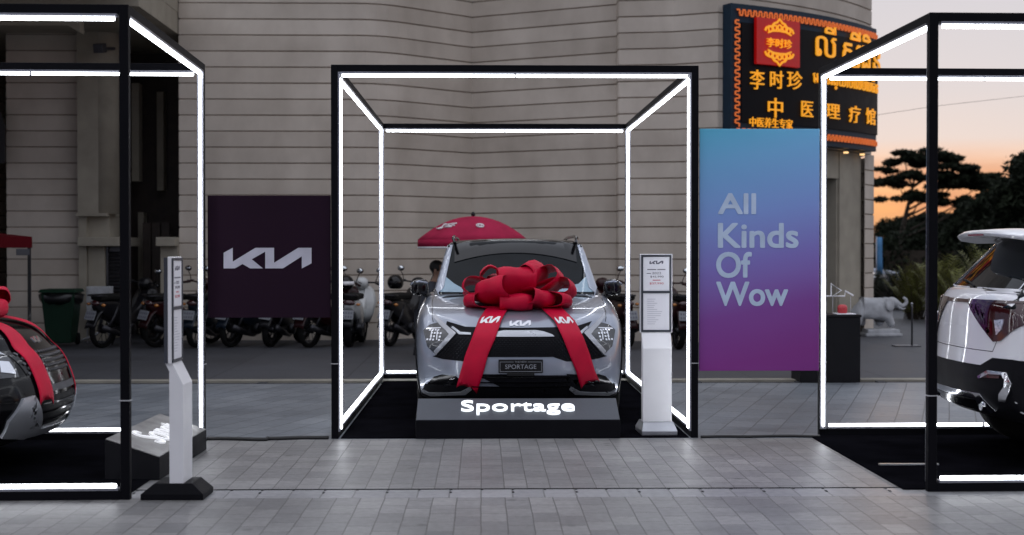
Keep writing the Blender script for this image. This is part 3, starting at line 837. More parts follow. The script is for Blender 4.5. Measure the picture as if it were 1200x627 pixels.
# ------------------------------------------------------------------ lit name wedges
def wedge(name, label, loc, rz, W, text, mtop, tx0, tx1, bold=0.0, lm='letter_led', group='lit name wedges in front of the cars', hv=0.15, ht=0.30, depth=0.42):
    """low wedge, its vertical face at local y = 0 facing -y"""
    t = thing(name, label, 'sign', loc, rz, group)
    x = W / 2
    m = MB()
    m.add([(-x, 0, 0.002), (x, 0, 0.002), (x, depth, 0.002), (-x, depth, 0.002), (-x, 0, hv), (x, 0, hv), (x, depth, ht - 0.004), (-x, depth, ht - 0.004)],
          [(0, 3, 2, 1), (0, 1, 5, 4), (1, 2, 6, 5), (2, 3, 7, 6), (3, 0, 4, 7), (4, 5, 6, 7)])
    m.build('base', 'satin_black', t, bevel=0.004)
    sl_ = math.atan2(ht - hv, depth)
    ln = math.hypot(ht - hv, depth)
    xf = Matrix.Translation((0, 0, hv)) @ Matrix.Rotation(sl_, 4, 'X')
    pn = MB().add([tuple(xf @ Vector(p)) for p in ((-x + .004, 0.004, 0.001), (x - .004, 0.004, 0.001), (x - .004, ln - .004, 0.001), (-x + .004, ln - .004, 0.001), (-x + .004, 0.004, 0.007), (x - .004, 0.004, 0.007), (x - .004, ln - .004, 0.007), (-x + .004, ln - .004, 0.007))],
                  [(0, 3, 2, 1), (4, 5, 6, 7), (0, 1, 5, 4), (1, 2, 6, 5), (2, 3, 7, 6), (3, 0, 4, 7)])
    p_ = pn.build('top_panel', mtop, t, bevel=0.002)
    vs, fs = text_fit(text, tx0, tx1, ln * 0.20, ln * 0.84, bold, 0.006)
    MB().add([(v.x, v.y, v.z + 0.0155) for v in vs], fs, 0, False, xf).build('lettering', lm, p_)
    return t
wx0, wx1 = X_at(487, FY - 0.02), X_at(727, FY - 0.02)
wedge('name_wedge', 'low grey and black wedge with the glowing word Sportage', ((wx0 + wx1) / 2, FY - 0.02, 0), 0, wx1 - wx0, 'Sportage', 'sign_grey',
      -0.46, 0.465, hv=0.145, ht=0.285, depth=0.34)
pn_ = on_ground(187, 563); pf_ = on_ground(242, 527)
mid = (pn_ + pf_) / 2
L_ = (pf_ - pn_).length
wedge('name_wedge', 'grey wedge with the glowing word Sonet beside the black car', (mid.x, mid.y, 0), math.atan2(pf_.y - pn_.y, pf_.x - pn_.x), L_, 'Sonet', 'sonet_grey',
      -0.34, 0.38, bold=0.0, lm='dim_letter_led', hv=0.15, ht=0.27, depth=0.36)

# ------------------------------------------------------------------ info stands
def info_stand(label, loc, rz, base_m):
    t = thing('info_stand', label, 'info stand', loc, rz, 'white information stands')
    b = MB()
    for (x0, x1, y0, y1, z0), (x2, x3, y2, y3, z1) in (((-0.145, 0.145, -0.19, 0.19, 0.001), (-0.125, 0.125, -0.12, 0.11, 0.10)),):
        b.add([(x0, y0, z0), (x1, y0, z0), (x1, y1, z0), (x0, y1, z0), (x0, y0, z0 + .035), (x1, y0, z0 + .035), (x1, y1, z0 + .035), (x0, y1, z0 + .035), (x2, y2, z1), (x3, y2, z1), (x3, y3, z1), (x2, y3, z1)],
              [(0, 3, 2, 1), (0, 1, 5, 4), (1, 2, 6, 5), (2, 3, 7, 6), (3, 0, 4, 7), (4, 5, 9, 8), (5, 6, 10, 9), (6, 7, 11, 10), (7, 4, 8, 11), (8, 9, 10, 11)])
    b.build('base', base_m, t, bevel=0.004)
    p = MB()
    p.add([(-.12, -.065, .09), (.12, -.065, .09), (.12, .02, .09), (-.12, .02, .09), (-.12, -.065, .70), (.12, -.065, .70), (.12, .02, .78), (-.12, .02, .78),
           (-.12, .0, .83), (.12, .0, .83), (.12, .045, .83), (-.12, .045, .83)],
          [(0, 3, 2, 1), (0, 1, 5, 4), (1, 2, 6, 5), (2, 3, 7, 6), (3, 0, 4, 7), (4, 5, 9, 8), (5, 6, 10, 9), (6, 7, 11, 10), (7, 4, 8, 11), (8, 9, 10, 11)])
    p.build('post', 'white_metal', t, bevel=0.003)
    f = MB()
    f.bb((-.135, 0.002, 0.825), (.135, 0.024, 1.475))
    pf = f.build('panel', 'white_metal', t, bevel=0.004)
    g = MB()
    for x0, x1, z0, z1 in ((-.125, .125, .832, .848), (-.125, .125, 1.152, 1.17), (-.125, .125, 1.452, 1.468), (-.125, -.110, .848, 1.152), (.110, .125, .848, 1.152), (-.125, -.110, 1.17, 1.452), (.110, .125, 1.17, 1.452)):
        g.bb((x0, -0.008, z0), (x1, 0.0018, z1))
    g.bb((-.134, 0.0245, .83), (.134, 0.047, 1.47))
    g.build('frame', 'sign_grey', pf)
    a = MB().bb((-.108, -0.003, 1.173), (.108, 0.0018, 1.450)).build('poster', 'paper', pf)
    c = MB().bb((-.108, -0.003, .851), (.108, 0.0018, 1.149)).build('poster', 'paper', pf)
    k = MB()
    xf = Matrix.Translation((0, -0.003, 0)) @ FRONT
    k.prism([(x, y + 1.405) for x, y in logo_poly(0.115)], 0.001, xf)
    for s, x0, x1, z0, z1, bd in (('2022', -.035, .04, 1.308, 1.326, 0), ('$45,990', -.05, .06, 1.278, 1.296, 0)):
        vs, fs = text_fit(s, x0, x1, z0, z1, bd, 0.001); k.add(vs, fs, 0, False, xf)
    k.bb((-.075, -0.0042, 1.343), (.0, -0.0031, 1.350)); k.bb((.008, -0.0042, 1.343), (.075, -0.0031, 1.350)); k.bb((-.08, -0.0042, 1.312), (-.045, -0.0031, 1.317))
    k.build('print', 'ink', a)
    k = MB()
    vs, fs = text_fit('$37,990', -.055, .06, 1.222, 1.240, 0, 0.001); k.add(vs, fs, 0, False, xf)
    k.bb((-.03, -0.0042, 1.256), (.035, -0.0031, 1.262))
    k.build('red_print', 'red_ink', a)
    k = MB()
    rr = random.Random(4)
    for i in range(13):
        z = 1.10 - i * 0.017
        k.bb((-.075, -0.0042, z), (-.075 + rr.uniform(.05, .13), -0.0031, z + .005))
    k.build('print', 'faint_ink', c)
    return t
sx = X_at(770.5, 11.62)
info_stand('white upright stand with two posters right of the silver car', (sx, 11.70, 0.0085), R(2), 'steel')
sg = on_ground(210, 580)
info_stand('white stand turned edge on, on a dark base beside the Sonet wedge', (sg.x, 8.78, 0), R(88.5), 'satin_black')

# cables along the ground
def cable(pts, name, label, r=0.012, m='cable'):
    q = []
    for i in range(len(pts) - 1):
        a, b = Vector(pts[i]), Vector(pts[i + 1])
        for k in range(6):
            t = k / 6; p = a.lerp(b, t); p.y += 0.018 * math.sin((i * 6 + k) * 0.9); q.append(p)
    q.append(Vector(pts[-1]))
    return tag(MB().tube(q, r, 7).build(name, m), label, 'cable', 'black cables on the ground between the frames')
cable([(XLF + 0.02, FY - 0.06, 0.012), (XLF + .5, FY - .1, 0.012), ((XLF + ctr_l) / 2, FY - .05, 0.012), (ctr_l - 0.02, FY - 0.02, 0.012)], 'power_cable', 'black cable on the paving below the plum banner', 0.016)
cable([(ctr_r + 0.02, FY - 0.02, 0.01), ((ctr_r + XRF) / 2, FY + .02, 0.01), (XRF - 0.02, FY - 0.0, 0.01)], 'power_cable', 'black cable on the paving below the gradient banner', 0.012)
# ------------------------------------------------------------------ cars
def lerp(a, b, t): return a + (b - a) * t
def interp(tab, x):
    if x <= tab[0][0]: return tab[0][1]
    for (a, fa), (b, fb) in zip(tab, tab[1:]):
        if x <= b:
            t = (x - a) / (b - a)
            return fa + (fb - fa) * t
    return tab[-1][1]

def box_cage(nx, ny, nz, fn, top=True):
    """the six faces of an nx * ny * nz box, each vertex placed by fn(i, j, k)"""
    idx, vs, fs = {}, [], []
    def V(i, j, k):
        if (i, j, k) not in idx:
            idx[(i, j, k)] = len(vs); vs.append(fn(i, j, k))
        return idx[(i, j, k)]
    for i in range(nx):
        for k in range(nz):
            fs.append((V(i, 0, k), V(i + 1, 0, k), V(i + 1, 0, k + 1), V(i, 0, k + 1)))
            fs.append((V(i + 1, ny, k), V(i, ny, k), V(i, ny, k + 1), V(i + 1, ny, k + 1)))
        for j in range(ny):
            fs.append((V(i, j, nz), V(i + 1, j, nz), V(i + 1, j + 1, nz), V(i, j + 1, nz)))
            fs.append((V(i + 1, j, 0), V(i, j, 0), V(i, j + 1, 0), V(i + 1, j + 1, 0)))
    for j in range(ny):
        for k in range(nz):
            fs.append((V(0, j + 1, k), V(0, j, k), V(0, j, k + 1), V(0, j + 1, k + 1)))
            fs.append((V(nx, j, k), V(nx, j + 1, k), V(nx, j + 1, k + 1), V(nx, j, k + 1)))
    return vs, fs

def evaluated_mesh(o):
    dg = bpy.context.evaluated_depsgraph_get()
    return bpy.data.meshes.new_from_object(o.evaluated_get(dg))

class Car:
    """local frame: x across, y from the nose (0) to the tail (+), z up"""
    def __init__(s, name, label, loc, rz, spec, paint, group=None):
        s.t = thing(name, label, 'car', loc, rz, group)
        s.mw = Matrix.Translation(loc) @ Matrix.Rotation(rz, 4, 'Z'); s.mi = s.mw.inverted()
        s.spec = spec; s.paint = paint
        W, L = spec['W'], spec['L']
        s.W, s.L = W, L
        xf = spec.get('xf', [-1, -0.93, -0.78, -0.52, -0.26, 0, 0.26, 0.52, 0.78, 0.93, 1])
        tk = spec.get('tk', [0, 0.05, 0.25, 0.48, 0.70, 0.88, 0.97, 1])
        ys = spec['ys']
        zb = spec.get('zb', 0.23)
        def lower(i, j, k):
            u = xf[i]; t = tk[k]
            yst = ys[j]
            top = interp(spec['top'], yst)
            zbb = zb + interp(spec.get('lift', [(0, 0), (1, 0)]), yst)
            z = lerp(zbb, top, t)
            w = interp(spec['plan'], yst) * interp(spec['sect'], t)
            x = u * w
            # nose and tail profiles bend the end stations
            f0 = max(0, 1 - yst / 0.9); f1 = max(0, 1 - (L - yst) / 0.7)
            y = yst
            y += f0 * (interp(spec['nose'], t) + spec['sweep'] * abs(u) ** spec.get('spow', 2.6))
            y -= f1 * (interp(spec['tail'], t) + spec['rsweep'] * abs(u) ** 2.8)
            if k == len(tk) - 1:
                z += spec.get('crown', 0.03) * (1 - u * u) * (1 if yst > .1 else .6)
                if 0.1 < yst < spec['hood_end']: z += 0.018 * math.exp(-((abs(u) - 0.60) / 0.16) ** 2)
            return (x, y, z)
        vs, fs = box_cage(len(xf) - 1, len(ys) - 1, len(tk) - 1, lower)
        m = MB().add(vs, fs, 0, True)
        tmp = m.build('tmp', paint, None, subsurf=2)
        # wheel wells
        for wy in (spec['wf'], spec['wr']):
            cut = MB().lathe([(spec['wR'] + 0.055, -2.0), (spec['wR'] + 0.055, 2.0)], 40, Matrix.Translation((0, wy, spec['wR'] + 0.02)) @ Matrix.Rotation(PI / 2, 4, 'Y'), 0, True)
            co = cut.build('cut', 'satin_black', None)
            inner = MB().bb((-W / 2 + 0.30, wy - .6, 0.0), (W / 2 - 0.30, wy + .6, 1.5)).build('cut2', 'satin_black', None)
            b0 = co.modifiers.new('b', 'BOOLEAN'); b0.object = inner; b0.operation = 'DIFFERENCE'; b0.solver = 'EXACT'
            bm_ = tmp.modifiers.new('b', 'BOOLEAN'); bm_.object = co; bm_.operation = 'DIFFERENCE'; bm_.solver = 'EXACT'
            me = evaluated_mesh(tmp)
            old = tmp.data; tmp.modifiers.clear(); tmp.data = me
            for q in (co, inner): bpy.data.objects.remove(q)
        # wheel wells painted as plastic: faces that look into the arch
        me = tmp.data
        me.materials.clear(); me.materials.append(M[paint]); me.materials.append(M['satin_black'])
        for p in me.polygons:
            p.material_index = 0
            for wy in (spec['wf'], spec['wr']):
                c = p.center
                d = math.hypot(c.y - wy, c.z - spec['wR'] - 0.02)
                if d < spec['wR'] + 0.07 and abs(c.x) < 1.2 and (abs(p.normal.x) < 0.6 or abs(c.x) < W / 2 - 0.2): p.material_index = 1
            if p.center.z < zb + 0.04 and p.normal.z < -0.5: p.material_index = 1
        tmp.name = 'body'; me.name = 'body'
        tmp.parent = s.t
        s.body = tmp
        # greenhouse
        g = spec['gh']
        gx = [-1, -0.92, -0.5, 0, 0.5, 0.92, 1]
        gk = [0, 0.06, 0.5, 0.9, 1]
        gj = [0, 0.03, 0.15, 0.35, 0.6, 0.85, 0.97, 1]
        def upper(i, j, k):
            u, t, v = gx[i], gk[k], gj[j]
            y0 = lerp(g['yb0'], g['yt0'], t) + lerp(g['sw'], g['sw'] * 0.6, t) * abs(u) ** 2.2
            y1 = lerp(g['yb1'], g['yt1'], t) - g['rsw'] * abs(u) ** 2.4
            y = lerp(y0, y1, v)
            w = lerp(g['wb'], g['wt'], t) * lerp(1, g.get('rear', 0.93), max(0, (v - 0.5) * 2) ** 1.5)
            zt = g['zt'] + g['arch'] * (1 - ((v - 0.42) / 0.55) ** 2)
            z = lerp(g['zb'], zt, t)
            if k == len(gk) - 1: z += g.get('crown', 0.03) * (1 - u * u)
            return (u * w, y, z)
        vs, fs = box_cage(6, 7, 4, upper)
        tmp = MB().add(vs, fs, 0, True).build('tmp', 'glass', None, subsurf=2)
        me = evaluated_mesh(tmp); tmp.modifiers.clear(); tmp.data = me; me.materials.clear(); me.materials.append(M['glass'])
        tmp.name = 'windows'; me.name = 'windows'; tmp.parent = s.t
        s.glass = tmp
        vs, fs = [], []
        for o in (s.body, s.glass):
            n = len(vs)
            vs += [v.co.copy() for v in o.data.vertices]; fs += [[i + n for i in p.vertices] for p in o.data.polygons]
        s.bvh = BVHTree.FromPolygons(vs, fs)
        s.bvb = BVHTree.FromPolygons([v.co for v in s.body.data.vertices], [list(p.vertices) for p in s.body.data.polygons])
    def px(s, x, y):
        """photo point -> point on this car's skin (local)"""
        o = s.mi @ CO; d = (s.mi.to_3x3() @ ray(x, y)).normalized()
        h = s.bvh.ray_cast(o, d)
        if h[0] is None:
            h = s.bvh.find_nearest(o + d * ((s.mw.to_translation() - CO).length))
        return h[0]
    def skin(s, a, b, axis, bvh=None):
        bvh = bvh or s.bvh
        if axis == 'f': o, d = Vector((a, -3, b)), Vector((0, 1, 0))
        elif axis == 'b': o, d = Vector((a, s.L + 3, b)), Vector((0, -1, 0))
        elif axis == 'l': o, d = Vector((-4, a, b)), Vector((1, 0, 0))
        elif axis == 'r': o, d = Vector((4, a, b)), Vector((-1, 0, 0))
        else: o, d = Vector((a, b, 5)), Vector((0, 0, -1))
        h = bvh.ray_cast(o, d)
        if h[0] is None:
            n = bvh.find_nearest(o + d * (3.0 if axis in 'fb' else 3.2))
            p = n[0]
            return p, -d
        nrm = h[1]
        if nrm.dot(d) > 0: nrm = -nrm
        return h[0], nrm
    def patch(s, polys, axis, off=0.006, step=0.03, rim=0.012, bvh=None, mb=None, mi=0, bulge=0.0):
        """thin shaped pieces laid on the skin; polys are outlines in the view plane of the axis"""
        mb = mb or MB()
        for poly in polys:
            bm = bmesh.new()
            vs = [bm.verts.new((p[0], p[1], 0)) for p in poly]
            try: f = bm.faces.new(vs)
            except ValueError: bm.free(); continue
            bmesh.ops.triangulate(bm, faces=[f])
            x0, x1 = min(p[0] for p in poly), max(p[0] for p in poly)
            y0, y1 = min(p[1] for p in poly), max(p[1] for p in poly)
            for lo, hi, nrm in ((x0, x1, (1, 0, 0)), (y0, y1, (0, 1, 0))):
                n = int((hi - lo) / step)
                for q in range(1, n + 1):
                    c = lo + (hi - lo) * q / (n + 1)
                    bmesh.ops.bisect_plane(bm, geom=bm.verts[:] + bm.edges[:] + bm.faces[:], plane_co=(c * nrm[0], c * nrm[1], 0), plane_no=nrm, dist=1e-6)
            bmesh.ops.remove_doubles(bm, verts=bm.verts, dist=1e-5)
            bm.verts.index_update()
            outer, inner = [], []
            for v in bm.verts:
                p, n = s.skin(v.co.x, v.co.y, axis, bvh)
                if axis == 'f': d0 = Vector((0, -1, 0))
                elif axis == 'b': d0 = Vector((0, 1, 0))
                elif axis == 'l': d0 = Vector((-1, 0, 0))
                elif axis == 'r': d0 = Vector((1, 0, 0))
                else: d0 = Vector((0, 0, 1))
                n = (n * 0.6 + d0 * 0.4).normalized()
                b = 0
                outer.append(p + n * (off + b)); inner.append(p + n * (off - rim))
            nv = len(outer)
            fs = [tuple(v.index for v in f.verts) for f in bm.faces]
            if axis in 'fb': flip = axis == 'b'
            rimf = []
            for e in bm.edges:
                if len(e.link_faces) == 1:
                    l = e.link_loops[0]
                    a, b = l.vert.index, l.link_loop_next.vert.index
                    rimf.append((b, a, a + nv, b + nv))
            mb.add(outer + inner, fs + rimf, mi, False)
            bm.free()
        return mb
    def mirror(s, poly): return [(-p[0], p[1]) for p in poly][::-1]
    def pxpoly(s, pts, axis='f'):
        out = []
        for x, y in pts:
            p = s.px(x, y)
            out.append((p.x, p.z) if axis in 'fb' else ((p.y, p.z) if axis in 'lr' else (p.x, p.y)))
        return out
    def add(s, name, mb, m, parent=None, bevel=0.0, **kw):
        o = mb.build(name, m, parent or s.t, bevel=bevel, fix=True, merge=0.0004, **kw)
        for p in o.data.polygons: p.use_smooth = True
        o.data.set_sharp_from_angle(angle=R(38))
        return o
    def wheels(s):
        Rw = s.spec['wR']
        for wy in (s.spec['wf'], s.spec['wr']):
            for sx in (-1, 1):
                e = bpy.data.objects.new('wheel', None); col.objects.link(e); e.parent = s.t
                e.location = (sx * (s.W / 2 - 0.135), wy, Rw); e.rotation_euler = (0, 0, 0 if sx > 0 else PI)
                ry = Matrix.Rotation(PI / 2, 4, 'Y')
                MB().lathe([(Rw * 0.64, -0.10), (Rw * 0.9, -0.115), (Rw * 0.985, -0.09), (Rw, -0.05), (Rw, 0.05), (Rw * 0.985, 0.09), (Rw * 0.9, 0.115), (Rw * 0.64, 0.10)], 40, ry, cap=False).build('tyre', 'rubber', e)
                r = MB().lathe([(Rw * 0.58, -0.10), (Rw * 0.60, 0.06), (Rw * 0.66, 0.10), (Rw * 0.62, 0.105), (Rw * 0.58, 0.05)], 40, ry, cap=False)
                for k in range(5):
                    a = k * 2 * PI / 5
                    for da in (-0.16, 0.16):
                        r.bar((0.075, math.cos(a + da * .5) * Rw * .12, math.sin(a + da * .5) * Rw * .12), (0.085, math.cos(a + da) * Rw * .62, math.sin(a + da) * Rw * .62), 0.035, 0.03)
                r.lathe([(0, 0.10), (Rw * .1, 0.10), (Rw * .17, 0.06)], 16, ry, cap=False)
                r.build('rim', 'rim', e, fix=True)
                MB().lathe([(0, -0.02), (Rw * 0.5, -0.02), (Rw * 0.5, 0.0), (0, 0.0)], 24, ry, cap=False).build('brake_disc', 'dark_metal', e)
    def edge_x(s, z, axis='f'):
        """half width of the skin's outline at height z, seen along the axis"""
        lo, hi = 0.3, 1.1
        for _ in range(24):
            m = (lo + hi) / 2
            o = Vector((m, -3 if axis == 'f' else s.L + 3, z)); d = Vector((0, 1 if axis == 'f' else -1, 0))
            if s.bvh.ray_cast(o, d)[0] is not None: lo = m
            else: hi = m
        return lo
    def pillar(s, z0, z1, w0, w1, axis='f', inset=0.004):
        n = 8
        e = [(s.edge_x(lerp(z0, z1, i / n), axis) - inset, lerp(z0, z1, i / n)) for i in range(n + 1)]
        return e + [(x - lerp(w0, w1, i / n), z) for i, (x, z) in reversed(list(enumerate(e)))]
    def mirror_cap(s, cx, cy, cz, m, sz=(0.10, 0.075, 0.075), rim='silver'):
        for sx in (-1, 1):
            def fn(i, j, k):
                u, v, w_ = (-1, 0, 1)[i], (-1, 0, 1)[j], (-1, -.2, 1)[k]
                out = 1 if u * sx > 0 else 0
                return (sx * cx + u * sz[0] * (1 if v > 0 or u == 0 else .80), cy + v * sz[1] + abs(u) * .02 * (v < 0), cz + w_ * sz[2] * (.78 if out and k != 1 else 1) + (0.012 if not out and k == 0 else 0))
            vs, fs = box_cage(2, 2, 2, fn)
            c = MB().add(vs, fs, 0, True).build('mirror', m, s.t, subsurf=2)
            MB().tube([(sx * (cx - sz[0] * .8), cy - sz[1] * .55, cz + sz[2] * .55), (sx * cx, cy - sz[1] * .80, cz + sz[2] * .72), (sx * (cx + sz[0] * .72), cy - sz[1] * .45, cz + sz[2] * .50), (sx * (cx + sz[0] * .86), cy, cz + sz[2] * .35)], .011, 8).build('mirror_trim', rim, c)
            d = MB(); d.lathe([(0, 0), (sz[0] * .72, 0), (sz[0] * .72, .004), (0, .004)], 24, Matrix.Translation((sx * cx, cy + sz[1] * .93, cz)) @ Matrix.Rotation(-PI / 2, 4, 'X') @ Matrix.Diagonal((1, .8 * sz[2] / sz[0], 1, 1)), cap=False)
            d.build('mirror_glass', 'mirror', c)
            f = MB().tube([(sx * (cx - sz[0] * .4), cy + .0, cz - sz[2] * .6), (sx * (cx - sz[0] * 1.2), cy + .03, cz - sz[2] * 1.1), (sx * (cx - sz[0] * 2.0), cy + .06, cz - sz[2] * 1.1)], [0.030, 0.026, 0.022], 8)
            f.build('mirror_foot', 'gloss_black', c)
def inside(p, poly):
    c = False; n = len(poly); j = n - 1
    for i in range(n):
        a, b = poly[i], poly[j]
        if (a[1] > p[1]) != (b[1] > p[1]) and p[0] < (b[0] - a[0]) * (p[1] - a[1]) / (b[1] - a[1]) + a[0]: c = not c
        j = i
    return c

def arch_trim(car, m, w=0.06):
    """plastic lips round the wheel openings and along the sills"""
    Rr = car.spec['wR'] + 0.05
    for wy in (car.spec['wf'], car.spec['wr']):
        for sx, ax in ((-1, 'l'), (1, 'r')):
            o, i_ = [], []
            for k in range(19):
                a = R(-18) + (PI + R(36)) * k / 18
                o.append((wy + (Rr + w) * math.cos(a), max(0.22, car.spec['wR'] + 0.02 + (Rr + w) * math.sin(a))))
                i_.append((wy + Rr * math.cos(a) * 1.015, max(0.22, car.spec['wR'] + 0.02 + Rr * math.sin(a) * 1.015)))
            mb = MB()
            for k in range(18):
                car.patch([[o[k], o[k + 1], i_[k + 1], i_[k]]], ax, 0.010, 0.2, 0.016, car.bvb, mb)
            car.add('wheel_arch_trim', mb, m)
    for sx, ax in ((-1, 'l'), (1, 'r')):
        y0, y1 = car.spec['wf'] + Rr + w * .6, car.spec['wr'] - Rr - w * .6
        car.add('sill_trim', car.patch([[(y0, 0.26), (y1, 0.26), (y1, 0.40), (y0, 0.40)]], ax, 0.010, 0.15, 0.016, car.bvb), m)

def side_doors(car, m, belt=1.08):
    """body-coloured pillars, shut lines and handles on both flanks"""
    g = car.spec['gh']
    for ax in ('l', 'r'):
        mb = MB()
        zt = g['zt']
        for (ya, yb, yc, yd) in ((2.42, 2.50, 2.56, 2.50),):
            car.patch([[(ya, belt), (yb, belt), (yc, zt - .06), (yd, zt - .06)]], ax, 0.004, 0.08, 0.01, None, mb)
        car.add('door_pillar', mb, 'gloss_black')
        mb = MB()
        r0, r1 = g['yt0'] + 0.22, g['yt1'] - 0.02
        car.patch([[(r0, zt - 0.05), (r1, zt - 0.05), (r1, zt + .0), (r0, zt + .0)]], ax, 0.006, 0.12, 0.01, None, mb)
        car.add('roof_frame', mb, m)
        mb = MB()
        for (a, b) in ((1.42, 1.43), (2.46, 2.47), (3.36, 3.37)):
            car.patch([[(a, 0.42), (b, 0.42), (b, belt - .04), (a, belt - .04)]], ax, 0.001, 0.1, 0.01, car.bvb, mb)
        car.add('shut_line', mb, 'gloss_black')
        for y in (2.30, 3.22):
            car.add('door_handle', car.patch([[(y, 0.885), (y + .16, 0.885), (y + .16, 0.91), (y, 0.91)]], ax, 0.03, 0.2, 0.03, car.bvb), m, bevel=0.006)

def ribbon_grid(rows, name, parent, thick=0.003):
    return MB().grid(rows).build(name, 'red_ribbon', parent, solid=thick)

def bow(root, c, loops, k=1.0):
    """padded multi-loop gift bow made of wide cloth ribbon"""
    for (d, L, w, h, roll) in loops:
        L *= 1.08; w *= 1.16; h *= 0.92
        d = Vector(d).normalized()
        b = d.cross(Vector((0, 0, 1)))
        if b.length < 0.05: b = Vector((1, 0, 0))
        b.normalize(); n = b.cross(d).normalized()
        rm = Matrix.Rotation(roll, 3, d); b = rm @ b; n = rm @ n
        rows = []
        for i in range(25):
            t = i / 24
            x = L * (1 - math.cos(2 * PI * t)) / 2
            sn = math.sin(2 * PI * t); y = h * 0.5 * math.copysign(abs(sn) ** 0.6, sn) * (0.25 + 0.85 * math.sin(PI * t))
            ww = w * (0.40 + 0.60 * min(1, x / L * 1.4))
            row = []
            for q in range(7):
                u = q / 6 * 2 - 1
                row.append(Vector(c) + (d * (x + 0.014 * math.cos(3 * u + t * 5 + roll * 20) - 0.03 * u * u) + n * (y + 0.010 * math.sin(4 * u + t * 9 + roll * 30)) + b * (u * ww / 2)) * k)
            rows.append(row)
        ribbon_grid(rows, 'loop', root, 0.0025)

# ---------------------------------------------------------------- silver car in the middle
silver = Car('silver_car', 'silver blue car with a big red bow on its bonnet', (X_at(607.5, 12.9), 12.12, 0.009), 0, dict(
    W=1.865, L=4.66, hood_end=1.2, zb=0.20, wR=0.365, wf=0.94, wr=3.62,
    ys=[0, .05, .18, .42, .9, 1.35, 1.9, 2.5, 3.2, 3.9, 4.3, 4.5, 4.6, 4.66],
    top=[(0, .80), (.05, .84), (.18, .90), (.42, .955), (.9, 1.02), (1.35, 1.075), (1.9, 1.09), (4.2, 1.11), (4.66, 1.09)],
    plan=[(0, .84), (.18, .895), (.42, .925), (.9, .937), (3.7, .93), (4.3, .905), (4.66, .83)],
    sect=[(0, .95), (.05, .975), (.25, .995), (.48, 1.0), (.70, 1.0), (.88, .985), (.97, .935), (1, .885)],
    nose=[(0, .12), (.05, .07), (.25, .015), (.48, 0), (.7, .015), (.88, .035), (.97, .06), (1, .09)], sweep=.30,
    tail=[(0, .14), (.05, .08), (.25, .0), (.48, .01), (.7, .04), (.88, .08), (1, .14)], rsweep=.2,
    gh=dict(yb0=1.20, yt0=1.98, yb1=4.5, yt1=3.95, sw=.26, rsw=.10, zb=1.02, zt=1.56, arch=.035, crown=.03, wb=.815, wt=.665)), 'silver')
S = silver
def both(car, polys, axis='f'):
    out = []
    for p in polys: out += [p, car.mirror(p)]
    return out
def sp(pts): return S.pxpoly(pts)
def average_half(p): return p
chevron = sp([(507.5, 366.5), (513, 371.5), (535, 391), (511, 416.5), (509, 411.5), (526.5, 392.3), (508.5, 373)])
lamp = sp([(496.5, 387), (504, 380.5), (517, 377.5), (527, 392.3), (509.5, 414.5), (501, 406)])
mask_half = sp([(524, 376.5), (542, 381), (560, 384)])
z384, z419, z423 = S.px(607, 384).z, S.px(607, 418.5).z, S.px(543, 423).z
mask = sp([(524, 376.5), (535, 391), (512, 416), (507, 417.5), (519, 420.8), (543, 423.5), (556, 424), (572, 418.5)])
ml = mask
full_mask = [ml[0]] + ml[1:8]
cz_top = S.px(607, 384.2).z
mask_poly = [(0, cz_top), (ml[0][0] * 0.75, cz_top + 0.004), ml[0]] + ml[1:] + [(0, S.px(607, 418.5).z)]
mask_poly = mask_poly + [(-p[0], p[1]) for p in mask_poly[::-1] if p[0] != 0]
S.add('grille', S.patch([mask_poly], 'f', 0.004, 0.03, 0.012, S.bvb), 'satin_black')
gz = MB()
zlo = S.px(607, 418).z
for r_ in range(16):
    for c_ in range(-30, 31):
        x = c_ * 0.031 + (0.0155 if r_ % 2 else 0); z = zlo - 0.03 + r_ * 0.0165
        q = [(x - 0.007, z), (x, z - 0.004), (x + 0.007, z), (x, z + 0.004)]
        if all(inside((x + dx, z + dz), mask_poly) for dx, dz in ((-.014, 0), (.014, 0), (0, -.01), (0, .01))) and z < S.px(607, 395).z:
            S.patch([q], 'f', 0.011, 0.1, 0.008, S.bvb, gz)
S.add('grille_mesh', gz, 'mesh_metal')
S.add('headlamp', S.patch([lamp], 'f', 0.008, 0.03, 0.012, S.bvb), 'lens'); S.add('headlamp', S.patch([S.mirror(lamp)], 'f', 0.008, 0.03, 0.012, S.bvb), 'lens')
